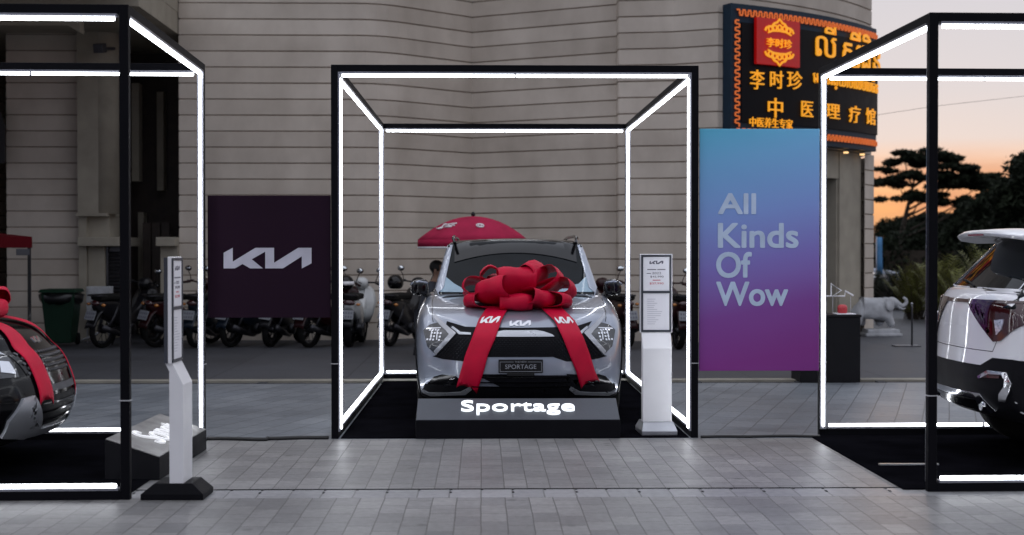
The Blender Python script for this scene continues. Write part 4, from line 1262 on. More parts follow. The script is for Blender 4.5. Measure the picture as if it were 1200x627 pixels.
for mm_ in (lambda p: p, S.mirror):
    S.add('daytime_lamp', S.patch([mm_(chevron)], 'f', 0.016, 0.03, 0.02, S.bvb), 'drl', bevel=0.003)
    jew = MB()
    cxm = sum(p[0] for p in lamp) / len(lamp); czm = sum(p[1] for p in lamp) / len(lamp)
    rl = random.Random(5)
    for r_ in range(4):
        for k in range(5):
            x = cxm - .058 + k * .026 + r_ * .006; z = czm - .045 + r_ * .026
            q = [(x - .008, z), (x + .008, z + .002), (x + .010, z + .016), (x - .006, z + .014)]
            if all(inside(p, lamp) for p in q) and rl.random() < .8: S.patch([mm_(q)], 'f', 0.013, 0.05, 0.008, S.bvb, jew)
    for k in (0, 2):
        x = cxm + (-0.026 + k * 0.026)
        S.patch([mm_([(x - .004, czm - .035), (x + .004, czm - .04), (x + .008, czm + .035), (x - .001, czm + .04)])], 'f', 0.014, 0.05, 0.008, S.bvb, jew)
    S.patch([mm_([(cxm - .075, czm + .046), (cxm + .06, czm + .058), (cxm + .06, czm + .066), (cxm - .07, czm + .056)])], 'f', 0.012, 0.05, 0.008, S.bvb, jew)
    S.add('lamp_reflector', jew, 'chrome')
    tr = sp([(531, 382.5), (540, 389.5), (552, 390.2), (552, 392.6), (538, 392.2), (529, 384)])
    S.add('grille_trim', S.patch([mm_(tr)], 'f', 0.012, 0.03, 0.012, S.bvb), 'satin_silver')
    vent = sp([(498.5, 454), (502, 448), (509, 441), (518, 438.6), (534, 440.5), (544, 449), (549, 456), (503, 456.5)])
    S.add('air_vent', S.patch([mm_(vent)], 'f', 0.004, 0.03, 0.012, S.bvb), 'gloss_black')
    fins = MB()
    for k in range(3):
        f_ = sp([(527 - k * 3, 444 + k * 3.6), (533 - k * 2, 442.6 + k * 3.6), (533.5 - k * 2, 444 + k * 3.6), (527.5 - k * 3, 445.5 + k * 3.6)])
        S.patch([mm_(f_)], 'f', 0.012, 0.05, 0.01, S.bvb, fins)
    S.add('fog_lamp', fins, 'chrome')
    skid = sp([(495.5, 455.5), (503, 459.3), (524, 459.6), (540, 458.6), (551, 453), (553, 456.5), (546, 461.8), (505, 463), (497, 459.5)])
    S.add('bumper_trim', S.patch([mm_(skid)], 'f', 0.020, 0.02, 0.024, S.bvb), 'satin_silver', bevel=0.003)
bz0, bz1 = S.px(607, 395).z, S.px(607, 388.5).z
silver_bar = [(-.29, bz0), (.29, bz0), (.275, lerp(bz0, bz1, .35)), (.20, bz1 - .004), (.14, bz1 + .006), (-.14, bz1 + .006), (-.20, bz1 - .004), (-.275, lerp(bz0, bz1, .35))]
S.add('grille_bar', S.patch([silver_bar], 'f', 0.014, 0.03, 0.018, S.bvb), 'satin_silver', bevel=0.002)
intake = sp([(534, 439.5), (556, 438.4), (607.5, 438.4), (607.5, 464), (552, 464), (545, 452)])
intake[2] = (0, intake[2][1]); intake[3] = (0, intake[3][1])
intake = intake + [(-p[0], p[1]) for p in intake[::-1] if abs(p[0]) > 1e-6]
S.add('lower_intake', S.patch([intake], 'f', 0.006, 0.03, 0.012, S.bvb), 'satin_black')
lip = [(x, z) for x, z in [(-.86, .235), (.86, .235), (.83, .34), (.5, .31), (-.5, .31), (-.83, .34)]]
S.add('lower_lip', S.patch([lip], 'f', 0.006, 0.05, 0.012, S.bvb), 'satin_black')
sl = MB()
for zz in (0.33, 0.37, 0.41): S.patch([[(-.42, zz), (.42, zz), (.42, zz + .01), (-.42, zz + .01)]], 'f', 0.012, 0.06, 0.012, S.bvb, sl)
S.add('intake_slat', sl, 'gloss_black')
# name plate
p0, p1 = S.px(587, 437), S.px(639, 421)
pz0, pz1 = p0.z, p1.z
hw_ = (p1.x - p0.x) / 2
py_ = min(S.skin(0, (pz0 + pz1) / 2, 'f')[0].y, S.skin(0.2, (pz0 + pz1) / 2, 'f')[0].y) - 0.016
pb = MB().bb((-hw_, py_, pz0), (hw_, py_ + 0.014, pz1)).bb((-hw_ * .62, py_ + 0.002, pz0 - .028), (hw_ * .62, py_ + 0.02, pz0 - .0005))
plate = pb.build('name_plate', 'gloss_black', S.t, bevel=0.003)
k = MB()
xf = Matrix.Translation((0, py_ - 0.0005, 0)) @ FRONT
for (a, b, c, d) in ((-hw_ + .012, pz1 - .022, -.06, pz1 - .019), (.06, pz1 - .022, hw_ - .012, pz1 - .019), (-hw_ + .012, pz0 + .012, hw_ - .012, pz0 + .015), (-hw_ + .012, pz0 + .0152, -hw_ + .015, pz1 - .0222), (hw_ - .015, pz0 + .0152, hw_ - .012, pz1 - .0222)):
    k.add([(a, b, 0.0), (c, b, 0), (c, d, 0), (a, d, 0), (a, b, .002), (c, b, .002), (c, d, .002), (a, d, .002)], [(0, 3, 2, 1), (4, 5, 6, 7), (0, 1, 5, 4), (1, 2, 6, 5), (2, 3, 7, 6), (3, 0, 4, 7)], 0, False, xf)
vs, fs = text_fit('SPORTAGE', -hw_ * .70, hw_ * .70, pz0 + .036, pz1 - .042, 0.0, 0.002); k.add(vs, fs, 0, False, Matrix.Translation((0, -.002, 0)) @ xf)
vs, fs = text_fit('THE NEW', -.05, .05, pz1 - .026, pz1 - .013, 0.0, 0.002); k.add(vs, fs, 0, False, Matrix.Translation((0, -.002, 0)) @ xf)
k.build('plate_lettering', 'satin_silver', plate)
e_ = S.px(609, 379)
S.add('emblem', S.patch([[(x, y + e_.z) for x, y in logo_poly(0.185)]], 'f', 0.005, 0.05, 0.008, S.bvb), 'chrome')
# bonnet shut line and creases, pillars, roof
hl = MB()
for sx in (1, -1):
    pts = [(.40, .17), (.62, .22), (.74, .32), (.775, .5), (.79, .9), (.79, 1.25)]
    for a, b in zip(pts, pts[1:]):
        q = [(sx * a[0], a[1]), (sx * b[0], b[1]), (sx * (b[0] - .006), b[1] + .002), (sx * (a[0] - .006), a[1] + .006)]
        S.patch([q], 't', 0.0012, 0.06, 0.006, S.bvb, hl)
S.add('bonnet_seam', hl, 'gloss_black')
ap = S.pillar(1.085, 1.555, .085, .05)
S.add('windscreen_pillar', S.patch([ap], 'f', 0.008, 0.03, 0.02), 'silver'); S.add('windscreen_pillar', S.patch([S.mirror(ap)], 'f', 0.008, 0.03, 0.02), 'silver')
zr_ = S.px(605, 296.5).z
wt_ = S.px(600, 297)
S.add('roof_panel', S.patch([[(-.60, wt_.y), (.60, wt_.y), (.59, 3.9), (-.59, 3.9)]], 't', 0.008, 0.12, 0.012), 'gloss_black')
cow = MB(); S.patch([[(-.70, 1.18), (.70, 1.18), (.66, 1.26), (-.66, 1.26)]], 't', 0.006, 0.08, 0.01, None, cow)
S.add('cowl', cow, 'satin_black')
wp = MB()
wp.tube([S.skin(-.55, 1.34, 't')[0] + Vector((0, -.01, .012)), S.skin(-.1, 1.40, 't')[0] + Vector((0, -.01, .015)), S.skin(.05, 1.42, 't')[0] + Vector((0, -.01, .015))], 0.008, 6)
wp.tube([S.skin(.05, 1.30, 't')[0] + Vector((0, -.01, .012)), S.skin(.45, 1.38, 't')[0] + Vector((0, -.01, .015)), S.skin(.60, 1.43, 't')[0] + Vector((0, -.01, .015))], 0.008, 6)
S.add('wiper', wp, 'satin_black')
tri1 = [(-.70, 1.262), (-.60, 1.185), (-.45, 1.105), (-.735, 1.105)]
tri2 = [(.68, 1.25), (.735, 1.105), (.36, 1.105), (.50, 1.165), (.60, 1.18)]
for tri in (tri1, tri2): S.add('screen_reflection', S.patch([tri], 'f', 0.003, 0.05, 0.006), 'sky_glint')  # pale patches laid on the glass as painted sky reflections
for sx in (1, -1):
    rr_ = MB().tube([(sx * .60, 1.98, 1.575), (sx * .615, 2.06, 1.625), (sx * .615, 2.5, 1.645), (sx * .60, 3.4, 1.64), (sx * .58, 3.8, 1.60), (sx * .57, 3.88, 1.56)], [.016, .018, .016, .016, .018, .014], 8)
    S.add('roof_rail', rr_, 'gloss_black')
S.mirror_cap(0.93, 1.55, 1.145, 'gloss_black', (0.098, 0.085, 0.085))
arch_trim(S, 'satin_black'); side_doors(S, 'silver'); S.wheels()
# plain tail, away from the camera
S.add('tail_lamp', S.patch([[(-.80, .90), (.80, .90), (.80, .98), (.55, .94), (-.55, .94), (-.80, .98)]], 'b', 0.008, 0.06, 0.012, S.bvb), 'red_lens')
S.add('rear_bumper', S.patch([[(-.84, .25), (.84, .25), (.84, .55), (.6, .50), (-.6, .50), (-.84, .55)]], 'b', 0.008, 0.06, 0.012, S.bvb), 'satin_black')

# red bow and its straps
bc = S.px(603, 357)
bw = S.mw @ Vector((bc.x, bc.y, bc.z))
gb = thing('gift_bow', 'huge red fabric bow with two hanging straps on the silver car', 'bow', bw, 0, 'red gift bows on car bonnets')
bow(gb, (0, 0.0, 0.035), [
    ((0.02, -1, -.02), .36, .29, .20, 0.0), ((0.04, -.50, .62), .40, .34, .24, 0.05), ((-.55, -.66, .34), .46, .30, .24, .25), ((-.60, .10, .62), .44, .27, .24, 0.1),
    ((-1, .05, .30), .53, .26, .22, .3), ((-1, -.40, .03), .50, .24, .18, .1), ((.46, -.20, .72), .44, .30, .24, -.1), ((.80, -.10, .52), .53, .30, .26, -.3),
    ((1, -.08, .22), .60, .28, .22, -.4), ((1, -.42, .02), .58, .25, .17, -.15), ((.66, -.74, .10), .46, .26, .20, -.2), ((.30, .75, .50), .40, .28, .22, 0), ((-.35, .75, .5), .40, .28, .22, 0), ((-.1, .2, 1), .30, .30, .20, .5)], 0.86)
MB().ball((0, 0.0, 0.03), (.08, .08, .06), 16, 10).build('knot', 'red_ribbon', gb)
def strap_px(car, rows, notch, root, n=26, off=0.016):
    inv = Matrix.Translation(-root.location)
    g = []
    for i in range(n + 1):
        t = i / n * (len(rows) - 1); k = min(int(t), len(rows) - 2); f = t - k
        r = [lerp(a, b, f) for a, b in zip(rows[k], rows[k + 1])]
        row = []
        for q in range(9):
            u = q / 8
            yy = lerp(r[1], r[3], u)
            if i == n: yy = lerp(r[1], r[3], u) - notch * (1 - abs(2 * u - 1))
            p = car.px(lerp(r[0], r[2], u), yy)
            row.append(p)
        g.append(row)
    for _ in range(6):
        g2 = [[p.copy() for p in r] for r in g]
        for i in range(1, n - 1):
            for q in range(9):
                g2[i][q].y = min(g[i][q].y, (g[i - 1][q].y + g[i][q].y * 2 + g[i + 1][q].y) / 4)
        g = g2
    rows3 = [[inv @ (car.mw @ (p + Vector((0, -off, off * 0.9)))) for p in r] for r in g]
    return rows3
def put_logo(rows3, r0, r1, parent, tilt=0.0, scale=0.78):
    """print the emblem across a strap between two of its rows"""
    lp = logo_poly(1.0)
    hh = max(p[1] for p in lp)
    m = len(rows3[0]) - 1
    def P(u, v):
        a = (r0 + r1) / 2 + v * (r1 - r0)
        i = max(0, min(int(a), len(rows3) - 2)); f = a - i
        c = max(0, min((u + .5) * m, m - 1e-4)); j = int(c); h = c - j
        p = (rows3[i][j] * (1 - h) + rows3[i][j + 1] * h) * (1 - f) + (rows3[i + 1][j] * (1 - h) + rows3[i + 1][j + 1] * h) * f
        du = rows3[i][min(j + 1, m)] - rows3[i][j]; dv = rows3[i][j] - rows3[i + 1][j]
        nn = du.cross(dv).normalized()
        if nn.y > 0 and abs(nn.y) > abs(nn.x): nn = -nn
        return p, nn
    bm = bmesh.new()
    f = bm.faces.new([bm.verts.new((x, y, 0)) for x, y in lp])
    bmesh.ops.triangulate(bm, faces=[f])
    for q in range(-4, 5):
        bmesh.ops.bisect_plane(bm, geom=bm.verts[:] + bm.edges[:] + bm.faces[:], plane_co=(q / 9, 0, 0), plane_no=(1, 0, 0), dist=1e-6)
    bm.verts.index_update()
    vs = []
    for v in bm.verts:
        p, nn = P(v.co.x * scale, -(v.co.y / hh) * 0.5 + tilt * v.co.x)
        vs.append(p + nn * 0.004)
    fs = [tuple(v.index for v in f.verts) for f in bm.faces]
    bm.free()
    MB().add(vs, fs).build('logo', 'white_print', parent)
rA = strap_px(S, [(572, 360, 597, 360), (561, 376, 588, 376), (553, 398, 580.5, 398), (545.5, 417, 572, 417), (540, 436.6, 567, 436.6), (534.8, 456, 558.5, 463)], 11, gb)
rB = strap_px(S, [(631, 360, 656, 360), (650, 378, 674, 378), (659.6, 398, 684, 398), (667, 417, 691, 417), (675, 436.6, 697, 436.6), (680.8, 457.5, 702.6, 449)], 12, gb)
sA = ribbon_grid(rA, 'strap', gb); sB = ribbon_grid(rB, 'strap', gb)
put_logo(rA, 4.2, 6.3, sA); put_logo(rB, 3.9, 6.0, sB)

# ---------------------------------------------------------------- black car on the left
black = Car('black_car', 'black car with red ribbon straps, cut off by the left edge', (-2.93, 10.08, 0.009), R(90), dict(
    W=1.79, L=4.0, hood_end=1.1, zb=0.20, wR=0.335, wf=0.82, wr=3.32,
    ys=[0, .05, .18, .42, .85, 1.2, 1.7, 2.2, 2.8, 3.4, 3.7, 3.86, 3.95, 4.0],
    top=[(0, .82), (.05, .87), (.18, .94), (.42, .99), (.85, 1.03), (1.2, 1.07), (1.7, 1.09), (3.6, 1.11), (4.0, 1.09)],
    plan=[(0, .77), (.18, .835), (.42, .87), (.85, .895), (3.3, .895), (3.7, .87), (4.0, .80)],
    sect=[(0, .94), (.05, .97), (.25, .99), (.48, 1.0), (.70, 1.0), (.88, .965), (.97, .90), (1, .86)],
    nose=[(0, .20), (.05, .12), (.25, .03), (.48, .0), (.7, .045), (.88, .09), (.97, .13), (1, .17)], sweep=.24,
    tail=[(0, .14), (.05, .08), (.25, .0), (.48, .01), (.7, .04), (.88, .08), (1, .14)], rsweep=.2,
    gh=dict(yb0=1.05, yt0=1.70, yb1=3.88, yt1=3.45, sw=.24, rsw=.10, zb=1.02, zt=1.56, arch=.03, crown=.03, wb=.78, wt=.63)), 'black_paint')
B = black
gm = [(-.50, .80), (0, .835), (.50, .80), (.46, .66), (0, .64), (-.46, .66)]
B.add('grille', B.patch([gm], 'f', 0.005, 0.04, 0.012, B.bvb), 'gloss_black')
q = MB()
for r_ in range(5):
    for c_ in range(-10, 11):
        x, z = c_ * .044 + (.022 if r_ % 2 else 0), .675 + r_ * .032
        if inside((x, z), gm): B.patch([[(x - .015, z), (x, z - .011), (x + .015, z), (x, z + .011)]], 'f', 0.012, 0.1, 0.01, B.bvb, q)
B.add('grille_mesh', q, 'dark_metal')
for mm_ in (lambda p: p, B.mirror):
    hlp = [(-.54, .66), (-.52, .80), (-.66, .83), (-.80, .86), (-.80, .74), (-.70, .66)]
    B.add('headlamp', B.patch([mm_(hlp)], 'f', 0.008, 0.04, 0.012, B.bvb), 'lens')
    c_ = MB()
    B.patch([mm_([(-.56, .68), (-.555, .76), (-.62, .77), (-.66, .70)])], 'f', 0.014, 0.05, 0.01, B.bvb, c_)
    B.patch([mm_([(-.66, .72), (-.64, .79), (-.77, .83), (-.77, .75)])], 'f', 0.014, 0.05, 0.01, B.bvb, c_)
    B.add('lamp_reflector', c_, 'chrome')
    B.add('daytime_lamp', B.patch([mm_([(-.53, .80), (-.66, .835), (-.80, .865), (-.80, .885), (-.66, .855), (-.53, .82)])], 'f', 0.014, 0.05, 0.012, B.bvb), 'drl')
    sk = [(-.47, .53), (-.57, .52), (-.66, .38), (-.64, .27), (-.40, .235), (-.30, .29), (-.50, .33), (-.50, .42)]
    B.add('bumper_trim', B.patch([mm_(sk)], 'f', 0.022, 0.022, 0.028, B.bvb), 'satin_silver', bevel=0.004)
B.add('skid_plate', B.patch([[(-.40, .235), (.40, .235), (.30, .29), (-.30, .29)]], 'f', 0.016, 0.05, 0.02, B.bvb), 'satin_silver', bevel=0.004)
B.add('lower_intake', B.patch([[(-.44, .51), (.44, .51), (.46, .42), (.40, .31), (-.40, .31), (-.46, .42)]], 'f', 0.004, 0.05, 0.012, B.bvb), 'satin_black')
q = MB()
for zz in (.345, .40, .455): B.patch([[(-.42, zz), (.42, zz), (.42, zz + .012), (-.42, zz + .012)]], 'f', 0.014, 0.06, 0.014, B.bvb, q)
B.add('intake_slat', q, 'gloss_black')
B.add('bumper_bar', B.patch([[(-.38, .535), (.38, .535), (.38, .58), (-.38, .58)]], 'f', 0.012, 0.06, 0.012, B.bvb), 'grey_plastic')
B.add('emblem', B.patch([[(x, y + .88) for x, y in logo_poly(0.16)]], 'f', 0.005, 0.05, 0.008, B.bvb), 'chrome')
ap = B.pillar(1.08, 1.55, .085, .05)
for mm_ in (lambda p: p, B.mirror): B.add('windscreen_pillar', B.patch([mm_(ap)], 'f', 0.010, 0.05, 0.02), 'black_paint')
B.add('roof_panel', B.patch([[(-.58, 1.75), (.58, 1.75), (.57, 3.4), (-.57, 3.4)]], 't', 0.008, 0.12, 0.012), 'black_paint')
B.mirror_cap(0.92, 1.36, 1.12, 'black_paint', (0.10, 0.08, 0.08), 'black_paint')
arch_trim(B, 'satin_black'); side_doors(B, 'black_paint'); B.wheels()
B.add('tail_lamp', B.patch([[(-.76, .90), (.76, .90), (.76, .98), (-.76, .98)]], 'b', 0.008, 0.06, 0.012, B.bvb), 'red_lens')
bl = B.skin(0, 0.74, 't')[0]
gl = thing('gift_bow', 'red fabric bow with straps lying on the black car', 'bow', B.mw @ bl, R(90), 'red gift bows on car bonnets')
bow(gl, (0, 0, 0.035), [((.0, -1, .05), .36, .26, .2, 0), ((-.6, -.7, .3), .42, .24, .2, .1), ((.6, -.7, .3), .42, .24, .2, -.1), ((-1, .05, .2), .48, .24, .2, .2), ((1, .05, .2), .48, .24, .2, -.2),
    ((0, -.5, .8), .38, .26, .2, 0), ((-.6, .1, .6), .4, .25, .2, .1), ((.6, .1, .6), .4, .25, .2, -.1), ((.3, .8, .4), .4, .25, .2, 0), ((-.3, .8, .4), .4, .25, .2, 0)], 0.80)
MB().ball((0, 0, 0.06), (.10, .10, .08), 16, 10).build('knot', 'red_ribbon', gl)
def strap_profile(car, root, x0, x1, w, zend, notch, n=30):
    g = []
    base = root.matrix_basis.inverted() @ car.mw
    # walk the car's nose profile from the bonnet down
    def prof(x, a):
        o = Vector((x, 1.0, 0.55)); d = Vector((0, -math.cos(a), math.sin(a)))
        h = car.bvb.ray_cast(o + d * 4, -d)
        return h[0], h[1]
    a0, a1 = R(64), R(-6)
    for i in range(n + 1):
        t = i / n
        row = []
        for q in range(9):
            u = q / 8 * 2 - 1
            tt = t - (notch * (1 - abs(u)) if i == n else 0)
            x = lerp(x0, x1, min(1, t * 1.6)) + u * w / 2
            p, nn = prof(x, lerp(a0, a1, tt))
            if nn.y > 0 or nn.z < -.3: nn = Vector((0, -1, 0))
            row.append(p + nn * 0.016)
        g.append(row)
    return [[base @ p for p in r] for r in g]
for x0, x1 in ((-.10, -.33), (.10, .40)):
    g = strap_profile(B, gl, x0, x1, .17, .45, .09)
    ribbon_grid(g, 'strap', gl)

# ---------------------------------------------------------------- white car on the right
WL = 4.5
white = Car('white_car', 'white car seen from behind, cut off by the right edge', (3.42 + WL, 10.40, 0.009), R(90), dict(
    W=1.84, L=WL, hood_end=1.15, zb=0.24, wR=0.37, wf=0.92, wr=3.62,
    ys=[0, .05, .18, .42, .9, 1.35, 1.9, 2.5, 3.1, 3.7, 4.1, 4.32, 4.44, 4.5],
    top=[(0, .84), (.05, .89), (.18, .96), (.42, 1.01), (.9, 1.06), (1.35, 1.11), (1.9, 1.14), (4.1, 1.21), (4.5, 1.20)],
    plan=[(0, .78), (.18, .85), (.42, .90), (.9, .92), (3.7, .92), (4.15, .905), (4.5, .84)],
    sect=[(0, .94), (.05, .97), (.25, .99), (.48, 1.0), (.70, 1.0), (.88, .975), (.97, .93), (1, .885)],
    lift=[(0, 0), (4.0, 0), (4.5, .10)],
    nose=[(0, .16), (.05, .10), (.25, .02), (.48, .0), (.7, .03), (.88, .06), (.97, .09), (1, .13)], sweep=.26,
    tail=[(0, .16), (.05, .06), (.25, .0), (.38, .01), (.48, .05), (.7, .06), (.88, .07), (.97, .09), (1, .12)], rsweep=.17,
    gh=dict(yb0=1.20, yt0=1.95, yb1=4.42, yt1=3.95, sw=.26, rsw=.10, zb=1.10, zt=1.60, arch=.02, crown=.03, wb=.83, wt=.68, rear=.95)), 'white_paint')
W_ = white
def wp_(pts): return W_.pxpoly(pts, 'b')
# rear: coordinates in (x, z), mirrored
for mm_ in (lambda p: p, W_.mirror):
    tl = [(.22, 1.126), (.36, 1.12), (.48, 1.06), (.56, .95), (.61, .87), (.68, .88), (.77, .95), (.835, .99), (.835, 1.156), (.22, 1.156)]
    W_.add('tail_lamp', W_.patch([mm_(tl)], 'b', 0.010, 0.02, 0.014, W_.bvb), 'red_lens')
    W_.add('tail_lamp_wrap', W_.patch([[(3.72, 1.135), (3.90, 1.150), (4.29, 1.156), (4.29, .985), (4.10, 1.04), (3.85, 1.10)]], 'r' if mm_([(1, 0)])[0][0] > 0 else 'l', 0.008, 0.04, 0.012, W_.bvb), 'red_lens')
    W_.add('reversing_lamp', W_.patch([mm_([(.61, 1.02), (.70, 1.03), (.69, .96), (.645, .92)])], 'b', 0.016, 0.03, 0.012, W_.bvb), 'white_lens')
    W_.add('lamp_line', W_.patch([mm_([(.50, 1.135), (.83, 1.14), (.83, 1.148), (.50, 1.143)])], 'b', 0.016, 0.03, 0.012, W_.bvb), 'tail_red')
    rf_ = [(.50, .62), (.60, .67), (.78, .67), (.82, .60), (.80, .53), (.76, .47), (.70, .47), (.72, .52), (.765, .57), (.77, .62), (.74, .65), (.62, .645), (.52, .605)]
    W_.add('bumper_trim', W_.patch([mm_(rf_)], 'b', 0.020, 0.018, 0.024, W_.bvb), 'chrome', bevel=0.003)
    W_.add('reflector', W_.patch([mm_([(.54, .615), (.72, .625), (.72, .645), (.55, .635)])], 'b', 0.016, 0.05, 0.012, W_.bvb), 'tail_red')
W_.add('light_bar', W_.patch([[(-.22, 1.128), (.22, 1.128), (.22, 1.152), (-.22, 1.152)]], 'b', 0.008, 0.05, 0.012, W_.bvb), 'red_lens')
bp_ = [(-.95, .30), (.95, .30), (.95, .74), (.80, .76), (.62, .76), (.50, .70), (-.50, .70), (-.62, .76), (-.80, .76), (-.95, .74)]
W_.add('rear_bumper', W_.patch([bp_], 'b', 0.008, 0.04, 0.012, W_.bvb), 'satin_black')
sk_ = [(-.62, .40), (-.52, .505), (.52, .505), (.62, .40), (.52, .37), (.44, .46), (-.44, .46), (-.52, .37)]
W_.add('skid_plate', W_.patch([sk_], 'b', 0.020, 0.04, 0.022, W_.bvb), 'chrome', bevel=0.003)
W_.add('diffuser', W_.patch([[(-.42, .38), (.42, .38), (.42, .45), (-.42, .45)]], 'b', 0.014, 0.05, 0.014, W_.bvb), 'gloss_black')
for sx in (-.5, .5):
    W_.add('exhaust_tip', MB().tube([W_.skin(sx, .42, 'b')[0] + Vector((0, -.08, 0)), W_.skin(sx, .42, 'b')[0] + Vector((0, .03, 0))], 0.04, 16), 'chrome')
ls = MB()
W_.patch([[(-.60, .80), (.60, .80), (.60, .805), (-.60, .805)]], 'b', 0.001, 0.05, 0.006, W_.bvb, ls)
for sx in (1, -1):
    W_.patch([[(sx * .60, .80), (sx * .605, .80), (sx * .66, .92), (sx * .655, .92)]], 'b', 0.001, 0.05, 0.006, W_.bvb, ls)
W_.add('tailgate_seam', ls, 'gloss_black')
pass; W_.add('number_plate_recess', W_.patch([[(-.28, .82), (.28, .82), (.28, .96), (-.28, .96)]], 'b', 0.002, 0.05, 0.006, W_.bvb), 'white_paint', bevel=0.002)
# rear pillars, roof and spoiler
for mm_ in (lambda p: p, W_.mirror):
    W_.add('rear_pillar', W_.patch([mm_(W_.pillar(1.22, 1.585, .05, .03, 'b', .035))], 'b', 0.008, 0.04, 0.016), 'gloss_black')
    W_.add('glass_trim', W_.patch([mm_(W_.pillar(1.23, 1.56, .012, .012, 'b', .10))], 'b', 0.012, 0.04, 0.014), 'chrome')
for ax in ('l', 'r'):
    W_.add('quarter_panel', W_.patch([[(3.72, 1.19), (4.40, 1.205), (4.37, 1.23), (4.10, 1.235), (3.86, 1.27)]], ax, 0.008, 0.05, 0.014), 'white_paint')
    W_.add('window_trim', W_.patch([[(1.6, 1.135), (3.95, 1.175), (3.95, 1.188), (1.6, 1.148)]], ax, 0.010, 0.1, 0.012), 'chrome')
W_.add('roof_panel', W_.patch([[(-.64, 2.05), (.64, 2.05), (.62, 3.9), (-.62, 3.9)]], 't', 0.008, 0.12, 0.012), 'white_paint')
rows = []
for i in range(13):
    u = i / 12 * 2 - 1
    x = u * .66
    zc_ = 1.655 - .035 * u * u
    yt = 4.30 - .10 * abs(u) ** 3
    rows.append([(x, 3.80, zc_ + .006), (x, 4.05, zc_ + .012), (x, yt - .03, zc_ - .002), (x, yt, zc_ - .018), (x, yt - .02, zc_ - .045), (x, 4.05, zc_ - .065), (x, 3.80, zc_ - .06)])
sp_ = MB().grid(rows, wrap=True)
n7 = 7
sp_.f += [list(range(7)), list(range(12 * 7, 13 * 7))[::-1]]; sp_.mi += [0, 0]; sp_.sm += [False, False]
so = W_.add('spoiler', sp_, 'white_paint', bevel=0.008)
MB().bb((-.16, 4.262, 1.612), (.16, 4.29, 1.632)).build('brake_lamp', 'red_lens', so)
for sx in (1, -1):
    W_.add('roof_rail', MB().tube([(sx * .62, 2.0, 1.60), (sx * .635, 2.1, 1.66), (sx * .625, 3.5, 1.68), (sx * .60, 3.75, 1.64)], .016, 8), 'chrome')
W_.add('rear_wiper', MB().tube([W_.skin(0, 1.24, 'b')[0] + Vector((0, .015, 0)), W_.skin(.2, 1.27, 'b')[0] + Vector((0, .02, 0)), W_.skin(.4, 1.28, 'b')[0] + Vector((0, .02, 0))], .008, 6), 'satin_black')
W_.mirror_cap(0.95, 1.5, 1.16, 'white_paint', (0.10, 0.085, 0.085), 'white_paint')
arch_trim(W_, 'satin_black', 0.075); side_doors(W_, 'white_paint', 1.13); W_.wheels()
for mm_ in (lambda p: p, W_.mirror):
    W_.add('headlamp', W_.patch([mm_([(-.50, .72), (-.50, .82), (-.80, .88), (-.82, .78)])], 'f', 0.008, 0.05, 0.012, W_.bvb), 'lens')
W_.add('grille', W_.patch([[(-.48, .60), (.48, .60), (.5, .82), (-.5, .82)]], 'f', 0.006, 0.05, 0.012, W_.bvb), 'gloss_black')
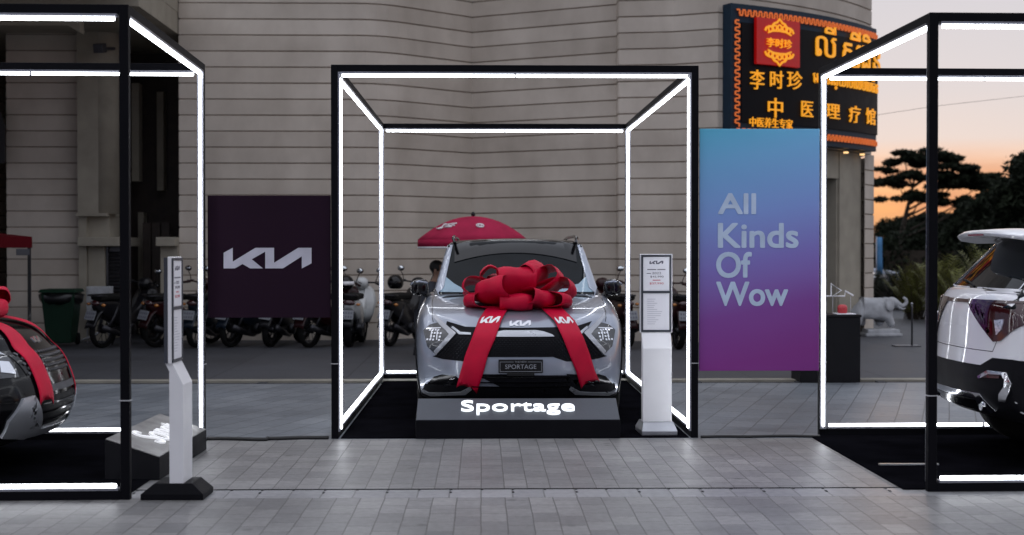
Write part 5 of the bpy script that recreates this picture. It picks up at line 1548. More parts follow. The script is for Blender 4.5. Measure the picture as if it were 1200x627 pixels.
# ------------------------------------------------------------------ motorbikes along the wall
def rbox(lo, hi, n=4):
    """a box cage that subdivides to a soft cushion"""
    vs, fs = box_cage(2, 4, 2, lambda i, j, k: (lerp(lo[0], hi[0], i / 2), lerp(lo[1], hi[1], (0, .08, .5, .92, 1)[j]), lerp(lo[2], hi[2], k / 2)))
    return vs, fs
def make_bike(name, label, paint, loc, rz, lean, wide=False):
    """rear wheel at the origin, nose along +y"""
    t = thing(name, label, 'motorbike' if not wide else 'scooter', loc, rz, 'motorbikes parked along the wall')
    t.rotation_euler = (0, lean, rz)
    rw = 0.28 if not wide else 0.25
    wb = 1.23
    ry = Matrix.Rotation(PI / 2, 4, 'Y')
    for y in (0, wb):
        tyw = 0.052 if not wide else 0.06
        x_ = Matrix.Translation((0, y, rw)) @ ry
        w_ = MB().lathe([(rw - .055, -tyw * .7), (rw - .02, -tyw), (rw - .004, -tyw * .6), (rw, 0), (rw - .004, tyw * .6), (rw - .02, tyw), (rw - .055, tyw * .7)], 28, x_, cap=False).build('wheel', 'rubber', t)
        r_ = MB().lathe([(rw - .06, -.03), (rw - .05, 0), (rw - .06, .03), (rw - .075, 0), (rw - .06, -.03)], 28, x_, cap=False)
        r_.lathe([(0, -.06), (.05, -.06), (.06, 0), (.05, .06), (0, .06)], 14, x_, cap=False)
        for k in range(12):
            a = k * PI / 6
            r_.bar((.02 * (-1) ** k, y + .04 * math.cos(a), rw + .04 * math.sin(a)), (0, y + (rw - .06) * math.cos(a), rw + (rw - .06) * math.sin(a)), .007)
        r_.build('rim', 'bike_metal', w_)
    f, g = MB(), MB()
    for x in (-.085, .085):
        f.tube([(x, wb, rw), (x, wb - .10, rw + .30), (x * .7, wb - .2, .86)], [.022, .02, .018], 8)
        g.tube([(x, 0, rw), (x * 1.3, .12, .50), (x * 1.3, .2, .66)], [.02, .026, .02], 8)
        g.bar((x * .9, 0, rw), (x * .9, .5, .32), .03, .05)
    f.bar((-.10, wb - .1, rw + .34), (.10, wb - .1, rw + .34), .03, .05); g.bar((-.10, .42, .31), (.10, .42, .31), .05, .05); g.bar((-.115, .16, .58), (.115, .16, .58), .04, .04); g.bar((-.09, 0, rw), (.09, 0, rw), .02)
    f.build('front_fork', 'bike_metal', t); g.build('swing_arm', 'bike_metal', t)
    fd = MB()
    for y, a0, a1 in ((wb, R(20), R(160)),):
        rows = []
        for k in range(11):
            a = lerp(a0, a1, k / 10)
            rr = rw + .035
            rows.append([(x, y + rr * math.cos(a) * .98, rw + rr * math.sin(a) - .035 * abs(x / .07) ** 2) for x in (-.07, -.05, 0, .05, .07)])
        fd.grid(rows)
    fd.build('front_mudguard', paint, t, solid=.006)
    # tail mudguard behind the rear wheel, carrying plate and lamp
    rows = [[(x, y, z - .03 * abs(x / .09) ** 2) for x in (-.09, -.06, 0, .06, .09)] for y, z in ((.25, .63), (.08, .66), (-.10, .63), (-.22, .54), (-.30, .40), (-.32, .33))]
    mg = MB().grid(rows).build('rear_mudguard', 'bike_black', t, solid=.008)
    pm = MB().box((0, -.315, .52), (.19, .006, .15), (R(-22), 0, 0)).build('number_plate', 'plate', mg, bevel=.006)
    k_ = MB()
    for r_ in range(2):
        for q in range(4): k_.box((-.06 + q * .04, -.3205 + (.012 if r_ else -.012), .49 + .058 * r_), (.022, .003, .034), (R(-22), 0, 0))
    k_.build('lettering', 'ink', pm)
    tl = MB().ball((0, -.22, .70), (.10 if wide else .085, .05, .045), 14, 8).build('tail_lamp', 'tail_red', t)
    for s in (-1, 1): MB().ball((s * .14, -.19, .68), (.035, .035, .025), 10, 6).build('indicator', 'lamp_amber', t)
    hw = .15 if wide else .115
    def shell(i, j, k):
        u = (-1, -.6, .6, 1)[i]
        y, zlo, zhi, w_ = [(-.24, .62, .72, .06), (-.10, .52, .75, hw), (.15, .40, .75, hw * 1.15), (.42, .28, .68, hw * 1.1), (.62, .30, .50, hw * .8), (.85, .42, .66, hw * .75), (1.00, .60, .92, hw * .9), (1.06, .70, .96, hw * .6)][j]
        return (u * w_ * (1.0 if k == 1 else .8), y, lerp(zlo, zhi, k / 2))
    vs, fs = box_cage(3, 7, 2, shell)
    MB().add(vs, fs, 0, True).build('body_shell', paint, t, subsurf=2)
    # leg shields either side of the front
    for s in (-1, 1):
        rows = [[(s * lerp(.06, w_, u / 4), y + .03 * u, z) for u in range(5)] for z, w_, y in ((.35, .16, .86), (.5, .22, .84), (.7, .25, .88), (.86, .20, .94), (.94, .12, .98))]
        MB().grid(rows).build('leg_shield', paint, t, solid=.01)
    vs, fs = rbox((-.125, -.20, .735), (.125, .52, .84))
    MB().add(vs, fs, 0, True).build('seat', 'seat', t, subsurf=2)
    rk = MB().tube([(-.10, .10, .80), (-.115, -.16, .82), (-.09, -.28, .82), (.09, -.28, .82), (.115, -.16, .82), (.10, .10, .80)], .012, 8)
    rk.build('grab_rail', 'bike_metal', t)
    en = MB(); en.box((0, .52, .27), (.20, .34, .17)); en.tube([(-.14, .55, .28), (.16, .55, .28)], .09, 16)
    en.build('engine', 'bike_metal', t, bevel=.02)
    MB().tube([(.12, .62, .22), (.14, .40, .18), (.15, .15, .24), (.16, -.22, .34)], [.02, .022, .045, .05], 12).build('exhaust', 'bike_metal', t)
    hb = MB().tube([(-.33, .86, .97), (-.22, .93, 1.0), (0, .97, .99), (.22, .93, 1.0), (.33, .86, .97)], .014, 8)
    for s in (-1, 1):
        hb.tube([(s * .35, .85, .965), (s * .24, .915, .99)], .02, 8)
        hb.tube([(s * .33, .93, 1.0), (s * .22, .985, 1.02)], .007, 6)
    hbo = hb.build('handlebar', 'bike_black', t)
    MB().ball((0, .99, .98), (.12, .12, .10), 14, 9).build('headlamp_cowl', paint, hbo)
    for s in (-1, 1):
        ms = MB().tube([(s * .23, .92, 1.0), (s * .26, .92, 1.10), (s * .30, .90, 1.17)], .007, 6)
        ms.ball((s * .30, .915, 1.20), (.065, .02, .045), 14, 8)
        mo = ms.build('mirror', 'bike_black', t)
        MB().lathe([(0, 0), (.056, 0), (.056, .002), (0, .002)], 18, Matrix.Translation((s * .30, .893, 1.20)) @ Matrix.Rotation(PI / 2, 4, 'X') @ Matrix.Diagonal((1, .7, 1, 1)), cap=False).build('mirror_glass', 'mirror', mo)
    MB().bar((-.08, .45, .25), (-.22, .52, .005), .02).build('kickstand', 'bike_metal', t)
    return t
M['lamp_amber'] = mat('amber_indicator', (0.45, 0.16, 0.02), 0.15, coat=1)
BY = 22.15
bike_spots = [   # px, rear-wheel depth, yaw, lean, colour, label
    (119, BY, -24, 4, None, 'dark motorbike beside the white utility box, with a tilted plate'),
    (182, BY + .1, -32, 6, 'bike_red', 'dark motorbike left of the edge-on stand, its round mirror raised high'),
    (229, BY, -14, 3, 'bike_blue', 'motorbike behind the light strip of the left frame'),
    (270, BY + .1, -24, 5, 'bike_blue', 'leftmost of the motorbikes half hidden by the plum banner, blue'),
    (316, BY + .15, -15, 7, None, 'middle one of the motorbikes half hidden by the plum banner'),
    (362, BY, -27, 3, 'bike_red', 'rightmost of the motorbikes half hidden by the plum banner'),
    (456, BY + .25, -20, 5, None, 'dark motorbike with a black helmet on it, left of the silver car'),
    (735, BY - .3, 14, -4, 'bike_red', 'motorbike with red tail panels just right of the silver car'),
    (795, BY - .5, 6, 3, 'bike_red', 'motorbike with red tail panels right of the white poster stand'),
]
proto = None
for px, Y, yaw, lean, colr, lab in bike_spots:
    x = X_at(px, Y)
    if proto is None:
        proto = make_bike('motorbike', lab, 'bike_black', (x, Y, 0), R(yaw), R(lean)); o = proto
    else:
        o = dup(proto, (x, Y, 0), None, lab, 'motorbikes parked along the wall', {'black_bike_plastic': M[colr]} if colr else None)
    o.rotation_euler = (0, R(lean), R(yaw))
make_bike('scooter', 'white scooter beside the left post of the middle frame', 'bike_white', (X_at(408, BY), BY + .1, 0), R(-4), R(3), True)
hx = X_at(463, BY + .4)
hm = thing('helmet', 'black helmet hanging on the motorbike left of the silver car', 'helmet', (hx, BY + .45, .87))
h_ = MB().ball((0, 0, .13), (.13, .15, .13), 20, 12)
h_.v = [(a, b, max(c, .03)) for a, b, c in h_.v]
h_.build('shell', 'gloss_black', hm)
MB().box((0, .12, .10), (.18, .06, .08)).build('visor', 'glass', hm, bevel=.02)
hx = X_at(405, BY + .4)
hm = thing('helmet', 'black and white helmet resting on the white scooter', 'helmet', (hx, BY + .45, .86))
h_ = MB().ball((0, 0, .13), (.125, .15, .13), 20, 12)
h_.v = [(a, b, max(c, .03)) for a, b, c in h_.v]
h_.build('shell', 'gloss_black', hm)
MB().lathe([(.128, .10), (.132, .13), (.126, .16)], 24, Matrix.Diagonal((1, 1.17, 1, 1)), cap=False).build('stripe', 'white_print', hm, solid=.004)

# ------------------------------------------------------------------ people behind the car
def skin_body(chains, radii, name, m, parent, sub=2):
    """one continuous figure grown over joints; chains of joint names"""
    me = bpy.data.meshes.new(name)
    names = list(radii.keys()); ix = {n: i for i, n in enumerate(names)}
    me.from_pydata([radii[n][0] for n in names], [(ix[a], ix[b]) for a, b in chains], [])
    o = bpy.data.objects.new(name, me); col.objects.link(o); o.parent = parent
    sk = o.modifiers.new('skin', 'SKIN'); sk.use_smooth_shade = True
    for n, i in ix.items():
        r = radii[n][1]; r = r if isinstance(r, tuple) else (r, r)
        me.skin_vertices[0].data[i].radius = r
        me.skin_vertices[0].data[i].use_root = (i == 0)
    s = o.modifiers.new('sub', 'SUBSURF'); s.levels = sub; s.render_levels = sub
    n_ = evaluated_mesh(o); o.modifiers.clear(); o.data = n_; n_.materials.clear(); n_.materials.append(M[m]); n_.name = name
    for p in n_.polygons: p.use_smooth = True
    return o
def seated_person(label, loc, rz, shirt, bend=0.18):
    """sits facing local -y; the seat is 0.46 m up"""
    t = thing('person', label, 'person', loc, rz)
    f = bend
    J = {'pel': ((0, 0, .54), (.15, .12)), 'waist': ((0, -f * .3, .72), (.13, .10)), 'chest': ((0, -f * .7, .90), (.155, .11)), 'neckb': ((0, -f, 1.06), (.075, .065)), 'neck': ((0, -f - .02, 1.12), .055),
         'jaw': ((0, -f - .045, 1.17), (.062, .075)), 'head': ((0, -f - .03, 1.26), (.078, .098)), 'top': ((0, -f - .02, 1.32), (.06, .075))}
    C = [('pel', 'waist'), ('waist', 'chest'), ('chest', 'neckb'), ('neckb', 'neck'), ('neck', 'jaw'), ('jaw', 'head'), ('head', 'top')]
    for s, n in ((-1, 'l'), (1, 'r')):
        J['sh' + n] = ((s * .185, -f * .9, 1.01), .062); J['el' + n] = ((s * .24, -f - .06, .76), .045); J['wr' + n] = ((s * .15, -f - .27, .66), .03); J['hd' + n] = ((s * .13, -f - .35, .64), (.038, .02))
        C += [('chest', 'sh' + n), ('sh' + n, 'el' + n), ('el' + n, 'wr' + n), ('wr' + n, 'hd' + n)]
        J['hip' + n] = ((s * .10, -.05, .53), .095); J['kn' + n] = ((s * .14, -.45, .54), .062); J['an' + n] = ((s * .14, -.42, .09), .04); J['to' + n] = ((s * .15, -.58, .035), (.045, .03))
        C += [('pel', 'hip' + n), ('hip' + n, 'kn' + n), ('kn' + n, 'an' + n), ('an' + n, 'to' + n)]
    b = skin_body(C, J, 'body', 'skin', t)
    fg = MB()
    for s in (-1, 1):
        hx, hy, hz = s * .13, -f - .36, .64
        for q, ln in enumerate((.070, .080, .075, .058)):
            x0 = hx + (q - 1.5) * .018
            fg.tube([(x0, hy + .02, hz), (x0, hy - ln * .5, hz - .004), (x0, hy - ln * .8, hz - .018), (x0, hy - ln * .85, hz - .035)], [.009, .009, .008, .006], 6)
        fg.tube([(hx - s * .03, hy + .05, hz), (hx - s * .055, hy + .01, hz - .005), (hx - s * .06, hy - .02, hz - .012)], [.011, .010, .007], 6)
    n = fg.mesh('f'); bm = bmesh.new(); bm.from_mesh(b.data); bm.from_mesh(n)
    # nose and ears belong to the same body mesh
    ft = MB(); ft.ball((0, -f - .135, 1.215), (.014, .022, .024), 8, 6)
    for s in (-1, 1): ft.ball((s * .078, -f - .015, 1.215), (.01, .022, .032), 8, 6)
    ft.ball((0, -f - .12, 1.168), (.026, .012, .008), 8, 6)
    bm.from_mesh(ft.mesh('g')); bm.to_mesh(b.data); bm.free()
    for p in b.data.polygons: p.use_smooth = True
    ey = MB()
    for s in (-1, 1): ey.ball((s * .032, -f - .118, 1.238), (.013, .008, .008), 8, 6)
    ey.build('eyes', 'hair', t)
    JS = {k: (v[0], tuple(q * 1.13 + .004 for q in (v[1] if isinstance(v[1], tuple) else (v[1], v[1])))) for k, v in J.items() if k in ('pel', 'waist', 'chest', 'neckb', 'shl', 'shr', 'ell', 'elr')}
    JS['neckb'] = ((0, -f * .95, 1.05), (.085, .075))
    for s, nn in ((-1, 'l'), (1, 'r')): JS['el' + nn] = ((s * .235, -f - .03, .82), .060)
    skin_body([(a, c) for a, c in C if a in JS and c in JS], JS, 'shirt', shirt, t)
    JT = {k: (v[0], tuple(q * 1.14 + .006 for q in (v[1] if isinstance(v[1], tuple) else (v[1], v[1])))) for k, v in J.items() if k in ('pel', 'hipl', 'hipr', 'knl', 'knr', 'anl', 'anr')}
    skin_body([(a, c) for a, c in C if a in JT and c in JT], JT, 'trousers', 'trousers', t)
    hr = MB().ball((0, -f - .018, 1.275), (.088, .108, .098), 20, 14)
    hv = []
    for x, y, z in hr.v:
        if y < -f - .07 and z < 1.30: y = -f - .07
        if z < 1.20: z = 1.20 + (z - 1.20) * .3
        hv.append((x, y, z))
    hr.v = hv
    hr.build('hair', 'hair', t)
    return t
def stool(label, loc):
    t = thing('stool', label, 'stool', loc)
    MB().lathe([(.13, .42), (.15, .44), (.15, .46), (0, .462)], 20).build('seat', 'bike_black', t)
    for k in range(4):
        a = PI / 4 + k * PI / 2
        MB().bar((.11 * math.cos(a), .11 * math.sin(a), .44), (.17 * math.cos(a), .17 * math.sin(a), 0), .03).build('leg', 'bike_black', t)
p1 = at(503, 300, 20.6)
sx1 = X_at(500, 20.6)
stool('plastic stool under the person in the dark shirt', (sx1 - 0.05, 20.6, 0)); seated_person('person in a dark shirt sitting under the red umbrella', (sx1 - 0.05, 20.6, .0), R(80), 'grey_shirt')
sx2 = X_at(694, 20.4)
stool('plastic stool under the person in the blue shirt', (sx2 + 0.02, 20.4, 0)); seated_person('person in a blue shirt sitting behind the silver car', (sx2 + 0.02, 20.4, .0), R(-72), 'blue_shirt', .20)

# ------------------------------------------------------------------ red umbrella
uy = 20.3
ax_ = at(554.5, 252, uy); ex_ = at(489, 281, uy)
ur = thing('umbrella', 'large red umbrella with pale print above the silver car roof', 'umbrella', (ax_.x, uy, 0))
rad = ax_.x - ex_.x
za, ze = ax_.z - .02, at(489, 281, uy).z
NS = 8
rows = []
for i in range(9):
    q = i / 8
    row = []
    for k in range(NS * 4):
        a = 2 * PI * k / (NS * 4) + .2
        sc = 1 - .035 * (1 - abs(2 * ((k % 4) / 4) - 1) ** 2 if k % 4 else 0) * q
        r_ = rad * q * sc
        row.append((r_ * math.cos(a), r_ * math.sin(a), za - (za - ze) * (q ** 2.0)))
    rows.append(row)
tilt = Matrix.Rotation(R(-2.5), 4, 'Y')
cn = MB().grid(rows, wrap=True).build('canopy', 'umb_red', ur, solid=.004)
val = MB().grid([rows[-1], [(x * 1.005, y * 1.005, z - .10) for x, y, z in rows[-1]]], wrap=True).build('valance', 'umb_red', cn, solid=.004)
MB().grid([[(x * 1.006, y * 1.006, z - .10) for x, y, z in rows[-1]], [(x * 1.004, y * 1.004, z - .125) for x, y, z in rows[-1]]], wrap=True).build('trim', 'white_print', cn, solid=.006)
rb = MB()
for k in range(NS):
    a = 2 * PI * k / NS + .2
    rb.tube([(0, 0, za - .03), (rad * .5 * math.cos(a), rad * .5 * math.sin(a), za - (za - ze) * (.5 ** 2.0) - .02), (rad * .97 * math.cos(a), rad * .97 * math.sin(a), ze - .005)], .008, 6)
rb.build('ribs', 'dark_metal', ur)
MB().tube([(0, 0, 0), (0, 0, za)], .022, 12).build('pole', 'dark_metal', ur)
MB().ball((0, 0, za + .03), (.03, .03, .04), 12, 8).build('finial', 'bike_black', ur)
MB().lathe([(.25, 0), (.25, .08), (.06, .12), (.05, .3), (0.0, .3)], 24).build('foot', 'satin_black', ur)
def on_umb(a, q):
    a = a - PI / 2
    return Vector((rad * q * math.cos(a), rad * q * math.sin(a), za - (za - ze) * (q ** 2.0) + .004))
em = MB()
def umb_stroke(pts, w):
    P = [on_umb(a, q) + Vector((0, -.004, .006)) for a, q in pts]
    em.tube(P, w, 5)
umb_stroke([(.19 + .10 * math.cos(k * PI / 9), .66 + .055 * math.sin(k * PI / 9)) for k in range(19)], .007)
umb_stroke([(.19 + .055 * math.cos(k * PI / 9), .66 + .03 * math.sin(k * PI / 9)) for k in range(19)], .007)
em.build('round_print', 'white_print', cn)
em = MB()
for pts in ([(-1.0, .62), (-.88, .60), (-.92, .68), (-.84, .70), (-.98, .76)], [(-1.05, .74), (-.9, .76), (-.82, .72)], [(-.80, .62), (-.62, .60), (-.50, .59)], [(-.80, .67), (-.70, .65), (-.66, .69), (-.58, .65), (-.50, .66)], [(-.78, .71), (-.56, .70)]):
    umb_stroke(pts, .010)
em.build('scrawl_print', 'white_print', cn)

# ------------------------------------------------------------------ left background
bx = X_at(72, 22.7)
b = thing('rubbish_bin', 'dark green wheeled rubbish bin with a black bag under its lid', 'bin', (bx, 22.7, 0), R(4))
def frustum(w0, d0, w1, d1, z0, z1):
    return [(-w0, -d0, z0), (w0, -d0, z0), (w0, d0, z0), (-w0, d0, z0), (-w1, -d1, z1), (w1, -d1, z1), (w1, d1, z1), (-w1, d1, z1)], [(0, 3, 2, 1), (4, 5, 6, 7), (0, 1, 5, 4), (1, 2, 6, 5), (2, 3, 7, 6), (3, 0, 4, 7)]
MB().add(*frustum(.19, .22, .26, .29, .05, .84)).build('tub', 'bin_green', b, bevel=.02)
MB().add(*frustum(.295, .33, .27, .30, .845, .90)).build('lid', 'bin_green', b, bevel=.015)
bag = MB()
rr = random.Random(2)
rows = [[((.30 + dr + rr.uniform(-.02, .02)) * math.cos(a) * (1.0), (.33 + dr + rr.uniform(-.02, .02)) * math.sin(a), z + rr.uniform(-.02, .02)) for a in [2 * PI * k / 28 for k in range(28)]] for z, dr in ((.84, -.01), (.80, .04), (.72, .03), (.66, -.02))]
bag.grid(rows, wrap=True).build('bag', 'bag', b, solid=.006)
for s in (-1, 1): MB().lathe([(0, -.03), (.09, -.03), (.10, 0), (.09, .03), (0, .03)], 18, Matrix.Translation((s * .2, .2, .10)) @ Matrix.Rotation(PI / 2, 4, 'Y'), cap=False).build('wheel', 'rubber', b)
st = MB(); st.bb((-.05, -.268, .50), (.05, -.264, .62))
MB().add([(-.035, -.2595, .52), (.035, -.2595, .52), (.0, -.2655, .60)], [(0, 1, 2)]).build('sticker', 'faint_ink', b)
ux = X_at(114, 23.3)
u_ = thing('utility_box', 'white metal box on thin legs against the low wall', 'box', (ux, 23.45, 0))
MB().bb((-.19, -.12, .52), (.19, .12, .92)).build('cabinet', 'statue', u_, bevel=.01)
MB().bb((-.16, -.126, .55), (.16, -.1205, .89)).build('door', 'statue', u_, bevel=.003)
for x, y in ((-.17, -.1), (.17, -.1), (-.17, .1), (.17, .1)): MB().bar((x, y, .519), (x * 1.05, y, 0), .022).build('leg', 'steel', u_)
MB().tube([(-.30, -.16, .03), (-.05, -.2, .12), (.18, -.2, .26), (.22, -.15, .40), (.12, -.13, .5)], .018, 8).build('pipe', 'statue', u_)
# red canopy at the left edge
cx1 = X_at(37.5, 20.0); cyf = 20.0
zt_, zb_ = at(20, 276, 20).z, at(20, 292, 20).z
rc_ = thing('canopy', 'dark red canopy on a thin post at the left edge of the photo', 'canopy', (cx1 - 1.2 * math.cos(R(18)), cyf - 1.2 * math.sin(R(18)), 0), R(18))
top = MB()
vs = [(-1.2, 0, zt_ - .02), (1.2, 0, zt_ - .02), (1.2, 2, zt_ - .02), (-1.2, 2, zt_ - .02), (0, 1, zt_ + .12)]
top.add(vs, [(0, 1, 4), (1, 2, 4), (2, 3, 4), (3, 0, 4)])
top.build('roof_cloth', 'dark_red', rc_, solid=.006)
rows = [[(x, y, zt_ - .02) for x, y in ((-1.2, 0), (1.2, 0), (1.2, 2), (-1.2, 2))], [(x, y, zb_ + .02) for x, y in ((-1.2, 0), (1.2, 0), (1.2, 2), (-1.2, 2))]]
MB().grid(rows, wrap=True, smooth=False).build('valance', 'dark_red', rc_, solid=.008)
for x, y in ((-1.17, .03), (1.17, .03), (1.17, 1.97), (-1.17, 1.97)):
    MB().bar((x, y, zt_ - .03), (x, y, 0), .035).build('pole', 'bike_black', rc_)
MB().box((1.08, .02, zb_ - .04), (.18, .05, .09)).build('bracket', 'grey_plastic', rc_, bevel=.008)

# ------------------------------------------------------------------ right middle distance
c0, c1 = on_ground(937, 448.5), on_ground(1010, 448.5)
zt_c = at(990, 369, c0.y).z
ct = thing('counter', 'plain black counter half behind the gradient banner', 'counter', ((c0.x + c1.x) / 2, c0.y + .25, 0))
cw = (c1.x - c0.x) / 2
MB().bb((-cw + .01, -.24, 0), (cw - .01, .24, zt_c - .03)).build('cabinet', 'counter', ct, bevel=.006)
MB().bb((-cw, -.25, zt_c - .029), (cw, .25, zt_c)).build('top', 'counter', ct, bevel=.004)
tx = X_at(992, c0.y) 
tag(MB().bb((tx - .10, c0.y + .02, zt_c + .001), (tx + .12, c0.y + .2, zt_c + .014)).build('tray', 'paper', None, bevel=.004), 'flat white tray lying on the black counter', 'tray')
jr = thing('cup', 'small rounded red cup standing on the white tray', 'cup', (tx - .02, c0.y + .10, zt_c + .015))
MB().lathe([(.048, 0), (.055, .01), (.056, .06), (.05, .085), (.03, .098), (0, .10)], 20).build('cup_body', 'red_plastic', jr)
zw = thing('wire_emblem', 'zigzag white outline sign standing on the black counter', 'sign', (tx, c0.y + .3, zt_c))
zz = []
for px, py in ((962, 347), (974, 347), (974, 332.5), (986, 340.5), (975.5, 347.0), (990, 347), (990.5, 341), (1000, 346.5)):
    p = at(px, py, c0.y + .3); zz.append((p.x - tx, 0, p.z - zt_c))
MB().tube(zz, .011, 6, smooth=False).build('outline', 'white_print', zw)
for px in (976, 997):
    x = X_at(px, c0.y + .3) - tx
    MB().bar((x, .0, .0), (x, .0, zz[0][2] - .005), .006).build('stem', 'clear_tie', zw)
# elephant statue
ep = at(1027, 393, 25.0)
el = thing('elephant_statue', 'white elephant statue with raised trunk on a low plinth', 'statue', (on_ground(1027, 393.5).x, on_ground(1027, 393.5).y, 0))
MB().bb((-.20, -.2, 0), (.36, .2, .12)).bb((-.24, -.22, 0), (.40, .22, .05)).build('plinth', 'statue', el, bevel=.01)
J = {'mid': ((-.08, 0, .50), (.17, .19)), 'hip': ((-.28, 0, .49), (.15, .17)), 'sho': ((.12, 0, .50), (.15, .17)), 'nek': ((.22, 0, .56), (.11, .12)), 'hed': ((.30, 0, .60), (.105, .12)),
     't1': ((.40, 0, .54), (.06, .06)), 't2': ((.47, 0, .52), (.045, .045)), 't3': ((.53, 0, .57), (.036, .036)), 't4': ((.53, 0, .64), (.03, .03)), 't5': ((.47, 0, .68), (.026, .026)), 'tail': ((-.44, 0, .44), .02), 'tail2': ((-.46, 0, .28), .014)}
C = [('mid', 'hip'), ('mid', 'sho'), ('sho', 'nek'), ('nek', 'hed'), ('hed', 't1'), ('t1', 't2'), ('t2', 't3'), ('t3', 't4'), ('t4', 't5'), ('hip', 'tail'), ('tail', 'tail2')]
for s, n in ((-1, 'l'), (1, 'r')):
    f_ = .05 * s
    J['fk' + n] = ((.14 - f_, s * .10, .32), .075); J['ff' + n] = ((.16 - f_ * 1.8, s * .10, .16), .075)
    J['bk' + n] = ((-.30 + f_, s * .10, .30), .08); J['bf' + n] = ((-.29 + f_ * 1.6, s * .10, .16), .072)
    C += [('sho', 'fk' + n), ('fk' + n, 'ff' + n), ('hip', 'bk' + n), ('bk' + n, 'bf' + n)]
skin_body(C, J, 'body', 'statue', el)
for s in (-1, 1):
    MB().ball((.20, s * .15, .56), (.10, .022, .125), 16, 10, rot=(s * R(12), R(10), s * R(-25))).build('ear', 'statue', el)
    MB().tube([(.36, s * .06, .52), (.44, s * .075, .47), (.50, s * .075, .49)], [.018, .015, .006], 8).build('tusk', 'statue', el)
# thin post on a flat foot
q = on_ground(1062, 406)
pt = thing('stand_post', 'thin dark post on a flat foot left of the white car', 'stand', (q.x, q.y, 0))
MB().bb((-.20, -.12, 0.001), (.20, .12, .02)).build('foot', 'dark_metal', pt, bevel=.004)
MB().tube([(.09, 0, .02), (.09, 0, .62), (.085, 0, .66)], .015, 8).build('post', 'dark_metal', pt)
MB().ball((.085, 0, .67), .022, 10, 6).build('cap', 'steel', pt)
# ------------------------------------------------------------------ trees, bushes, distant things
def leaves(mb, c, r, n, size, rnd, flat=0.0):
    """many small leaf faces through an ellipsoid, denser towards its shell"""
    for _ in range(n):
        while True:
            p = Vector((rnd.uniform(-1, 1), rnd.uniform(-1, 1), rnd.uniform(-1, 1)))
            if 0.05 < p.length < 1: break
        p = p * (p.length ** -0.35)
        p = Vector((p.x * r[0], p.y * r[1], p.z * r[2])) * rnd.uniform(.75, 1.08) + Vector(c)
        d = Vector((rnd.gauss(0, 1), rnd.gauss(0, 1), rnd.gauss(0, 1 - flat))).normalized()
        b = d.orthogonal().normalized(); b = Matrix.Rotation(rnd.uniform(0, 6.3), 3, d) @ b
        s = size * rnd.uniform(.6, 1.4)
        w = s * .36
        mb.add([p - d * s, p + b * w - d * s * .1, p + d * s, p - b * w - d * s * .1], [(0, 1, 2, 3)])
def tree(name, label, cat, loc, h, clumps, size, dens, rnd, trunk=.18, lean=(0, 0), group='dark trees against the sunset', m='dark_leaf', branches=True):
    t = thing(name, label, cat, loc, 0, group)
    tk = MB()
    pts = [(0, 0, -.2), (lean[0] * .15, lean[1] * .15, h * .25), (lean[0] * .5, lean[1] * .5, h * .5), (lean[0], lean[1], h * .82)]
    tk.tube(pts, [trunk * 1.3, trunk, trunk * .7, trunk * .25], 10)
    if branches:
        for c, r in clumps[::4]:
            z0 = max(h * .22, min(h * .72, c[2] - abs(c[0]) * .55 - .3))
            f = z0 / (h * .82)
            b0 = Vector((lean[0] * f ** 1.5, lean[1] * f ** 1.5, z0))
            mid = b0.lerp(Vector(c), .55) + Vector((0, 0, -.05 * h))
            tk.tube([b0, mid, Vector(c)], [trunk * .42, trunk * .24, trunk * .08], 6)
    tk.build('trunk', 'bark', t)
    cr = MB()
    for c, r in clumps:
        leaves(cr, c, r, int(dens * r[0] * r[1] ** .5 * (.4 + r[2])), size, rnd)
    cr.build('crown', m, t)
    return t
rn = random.Random(11)
YT = 72.0
sc = F / YT
tx0 = X_at(1050, YT)
def tp(px, py): 
    p = at(px, py, YT); return p.x - tx0, p.z
cl = []
for x0, x1, y, th in ((1046, 1110, 187, 5.5), (1060, 1132, 184, 5), (1052, 1090, 178.5, 2.5), (1092, 1146, 195, 5), (1028, 1070, 213, 6.5), (1050, 1120, 206, 5), (1100, 1178, 212, 6), (1130, 1184, 205, 3), (1085, 1150, 217, 5), (1060, 1110, 229, 5), (1096, 1138, 235, 5), (1026, 1056, 234, 3), (1100, 1150, 199, 2), (1030, 1060, 197, 2)):
    n = max(2, int((x1 - x0) / 11))
    for k in range(n):
        px = lerp(x0 + 8, x1 - 8, k / (n - 1)) + rn.uniform(-3, 3)
        x, z = tp(px, y + rn.uniform(-2.6, 2.6) + 3 * abs(k / (n - 1) - .5))
        cl.append(((x, rn.uniform(-1.5, 1.5), z), (rn.uniform(7, 14) / sc, 1.0, th * rn.uniform(.6, 1.1) / sc)))
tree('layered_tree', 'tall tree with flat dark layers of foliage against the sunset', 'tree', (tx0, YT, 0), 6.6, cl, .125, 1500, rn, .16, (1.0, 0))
def round_clumps(w, d, z0, z1, n, r):
    out = []
    for _ in range(n):
        a = rn.uniform(0, 2 * PI); q = rn.uniform(0, 1) ** .5
        zf = rn.uniform(0, 1)
        k = math.sin(PI * (.15 + .75 * zf)) ** .7
        out.append(((w * q * math.cos(a) * k, d * q * math.sin(a) * k, lerp(z0, z1, zf)), (r * rn.uniform(.7, 1.2), r * rn.uniform(.7, 1.2), r * rn.uniform(.5, .8))))
    return out
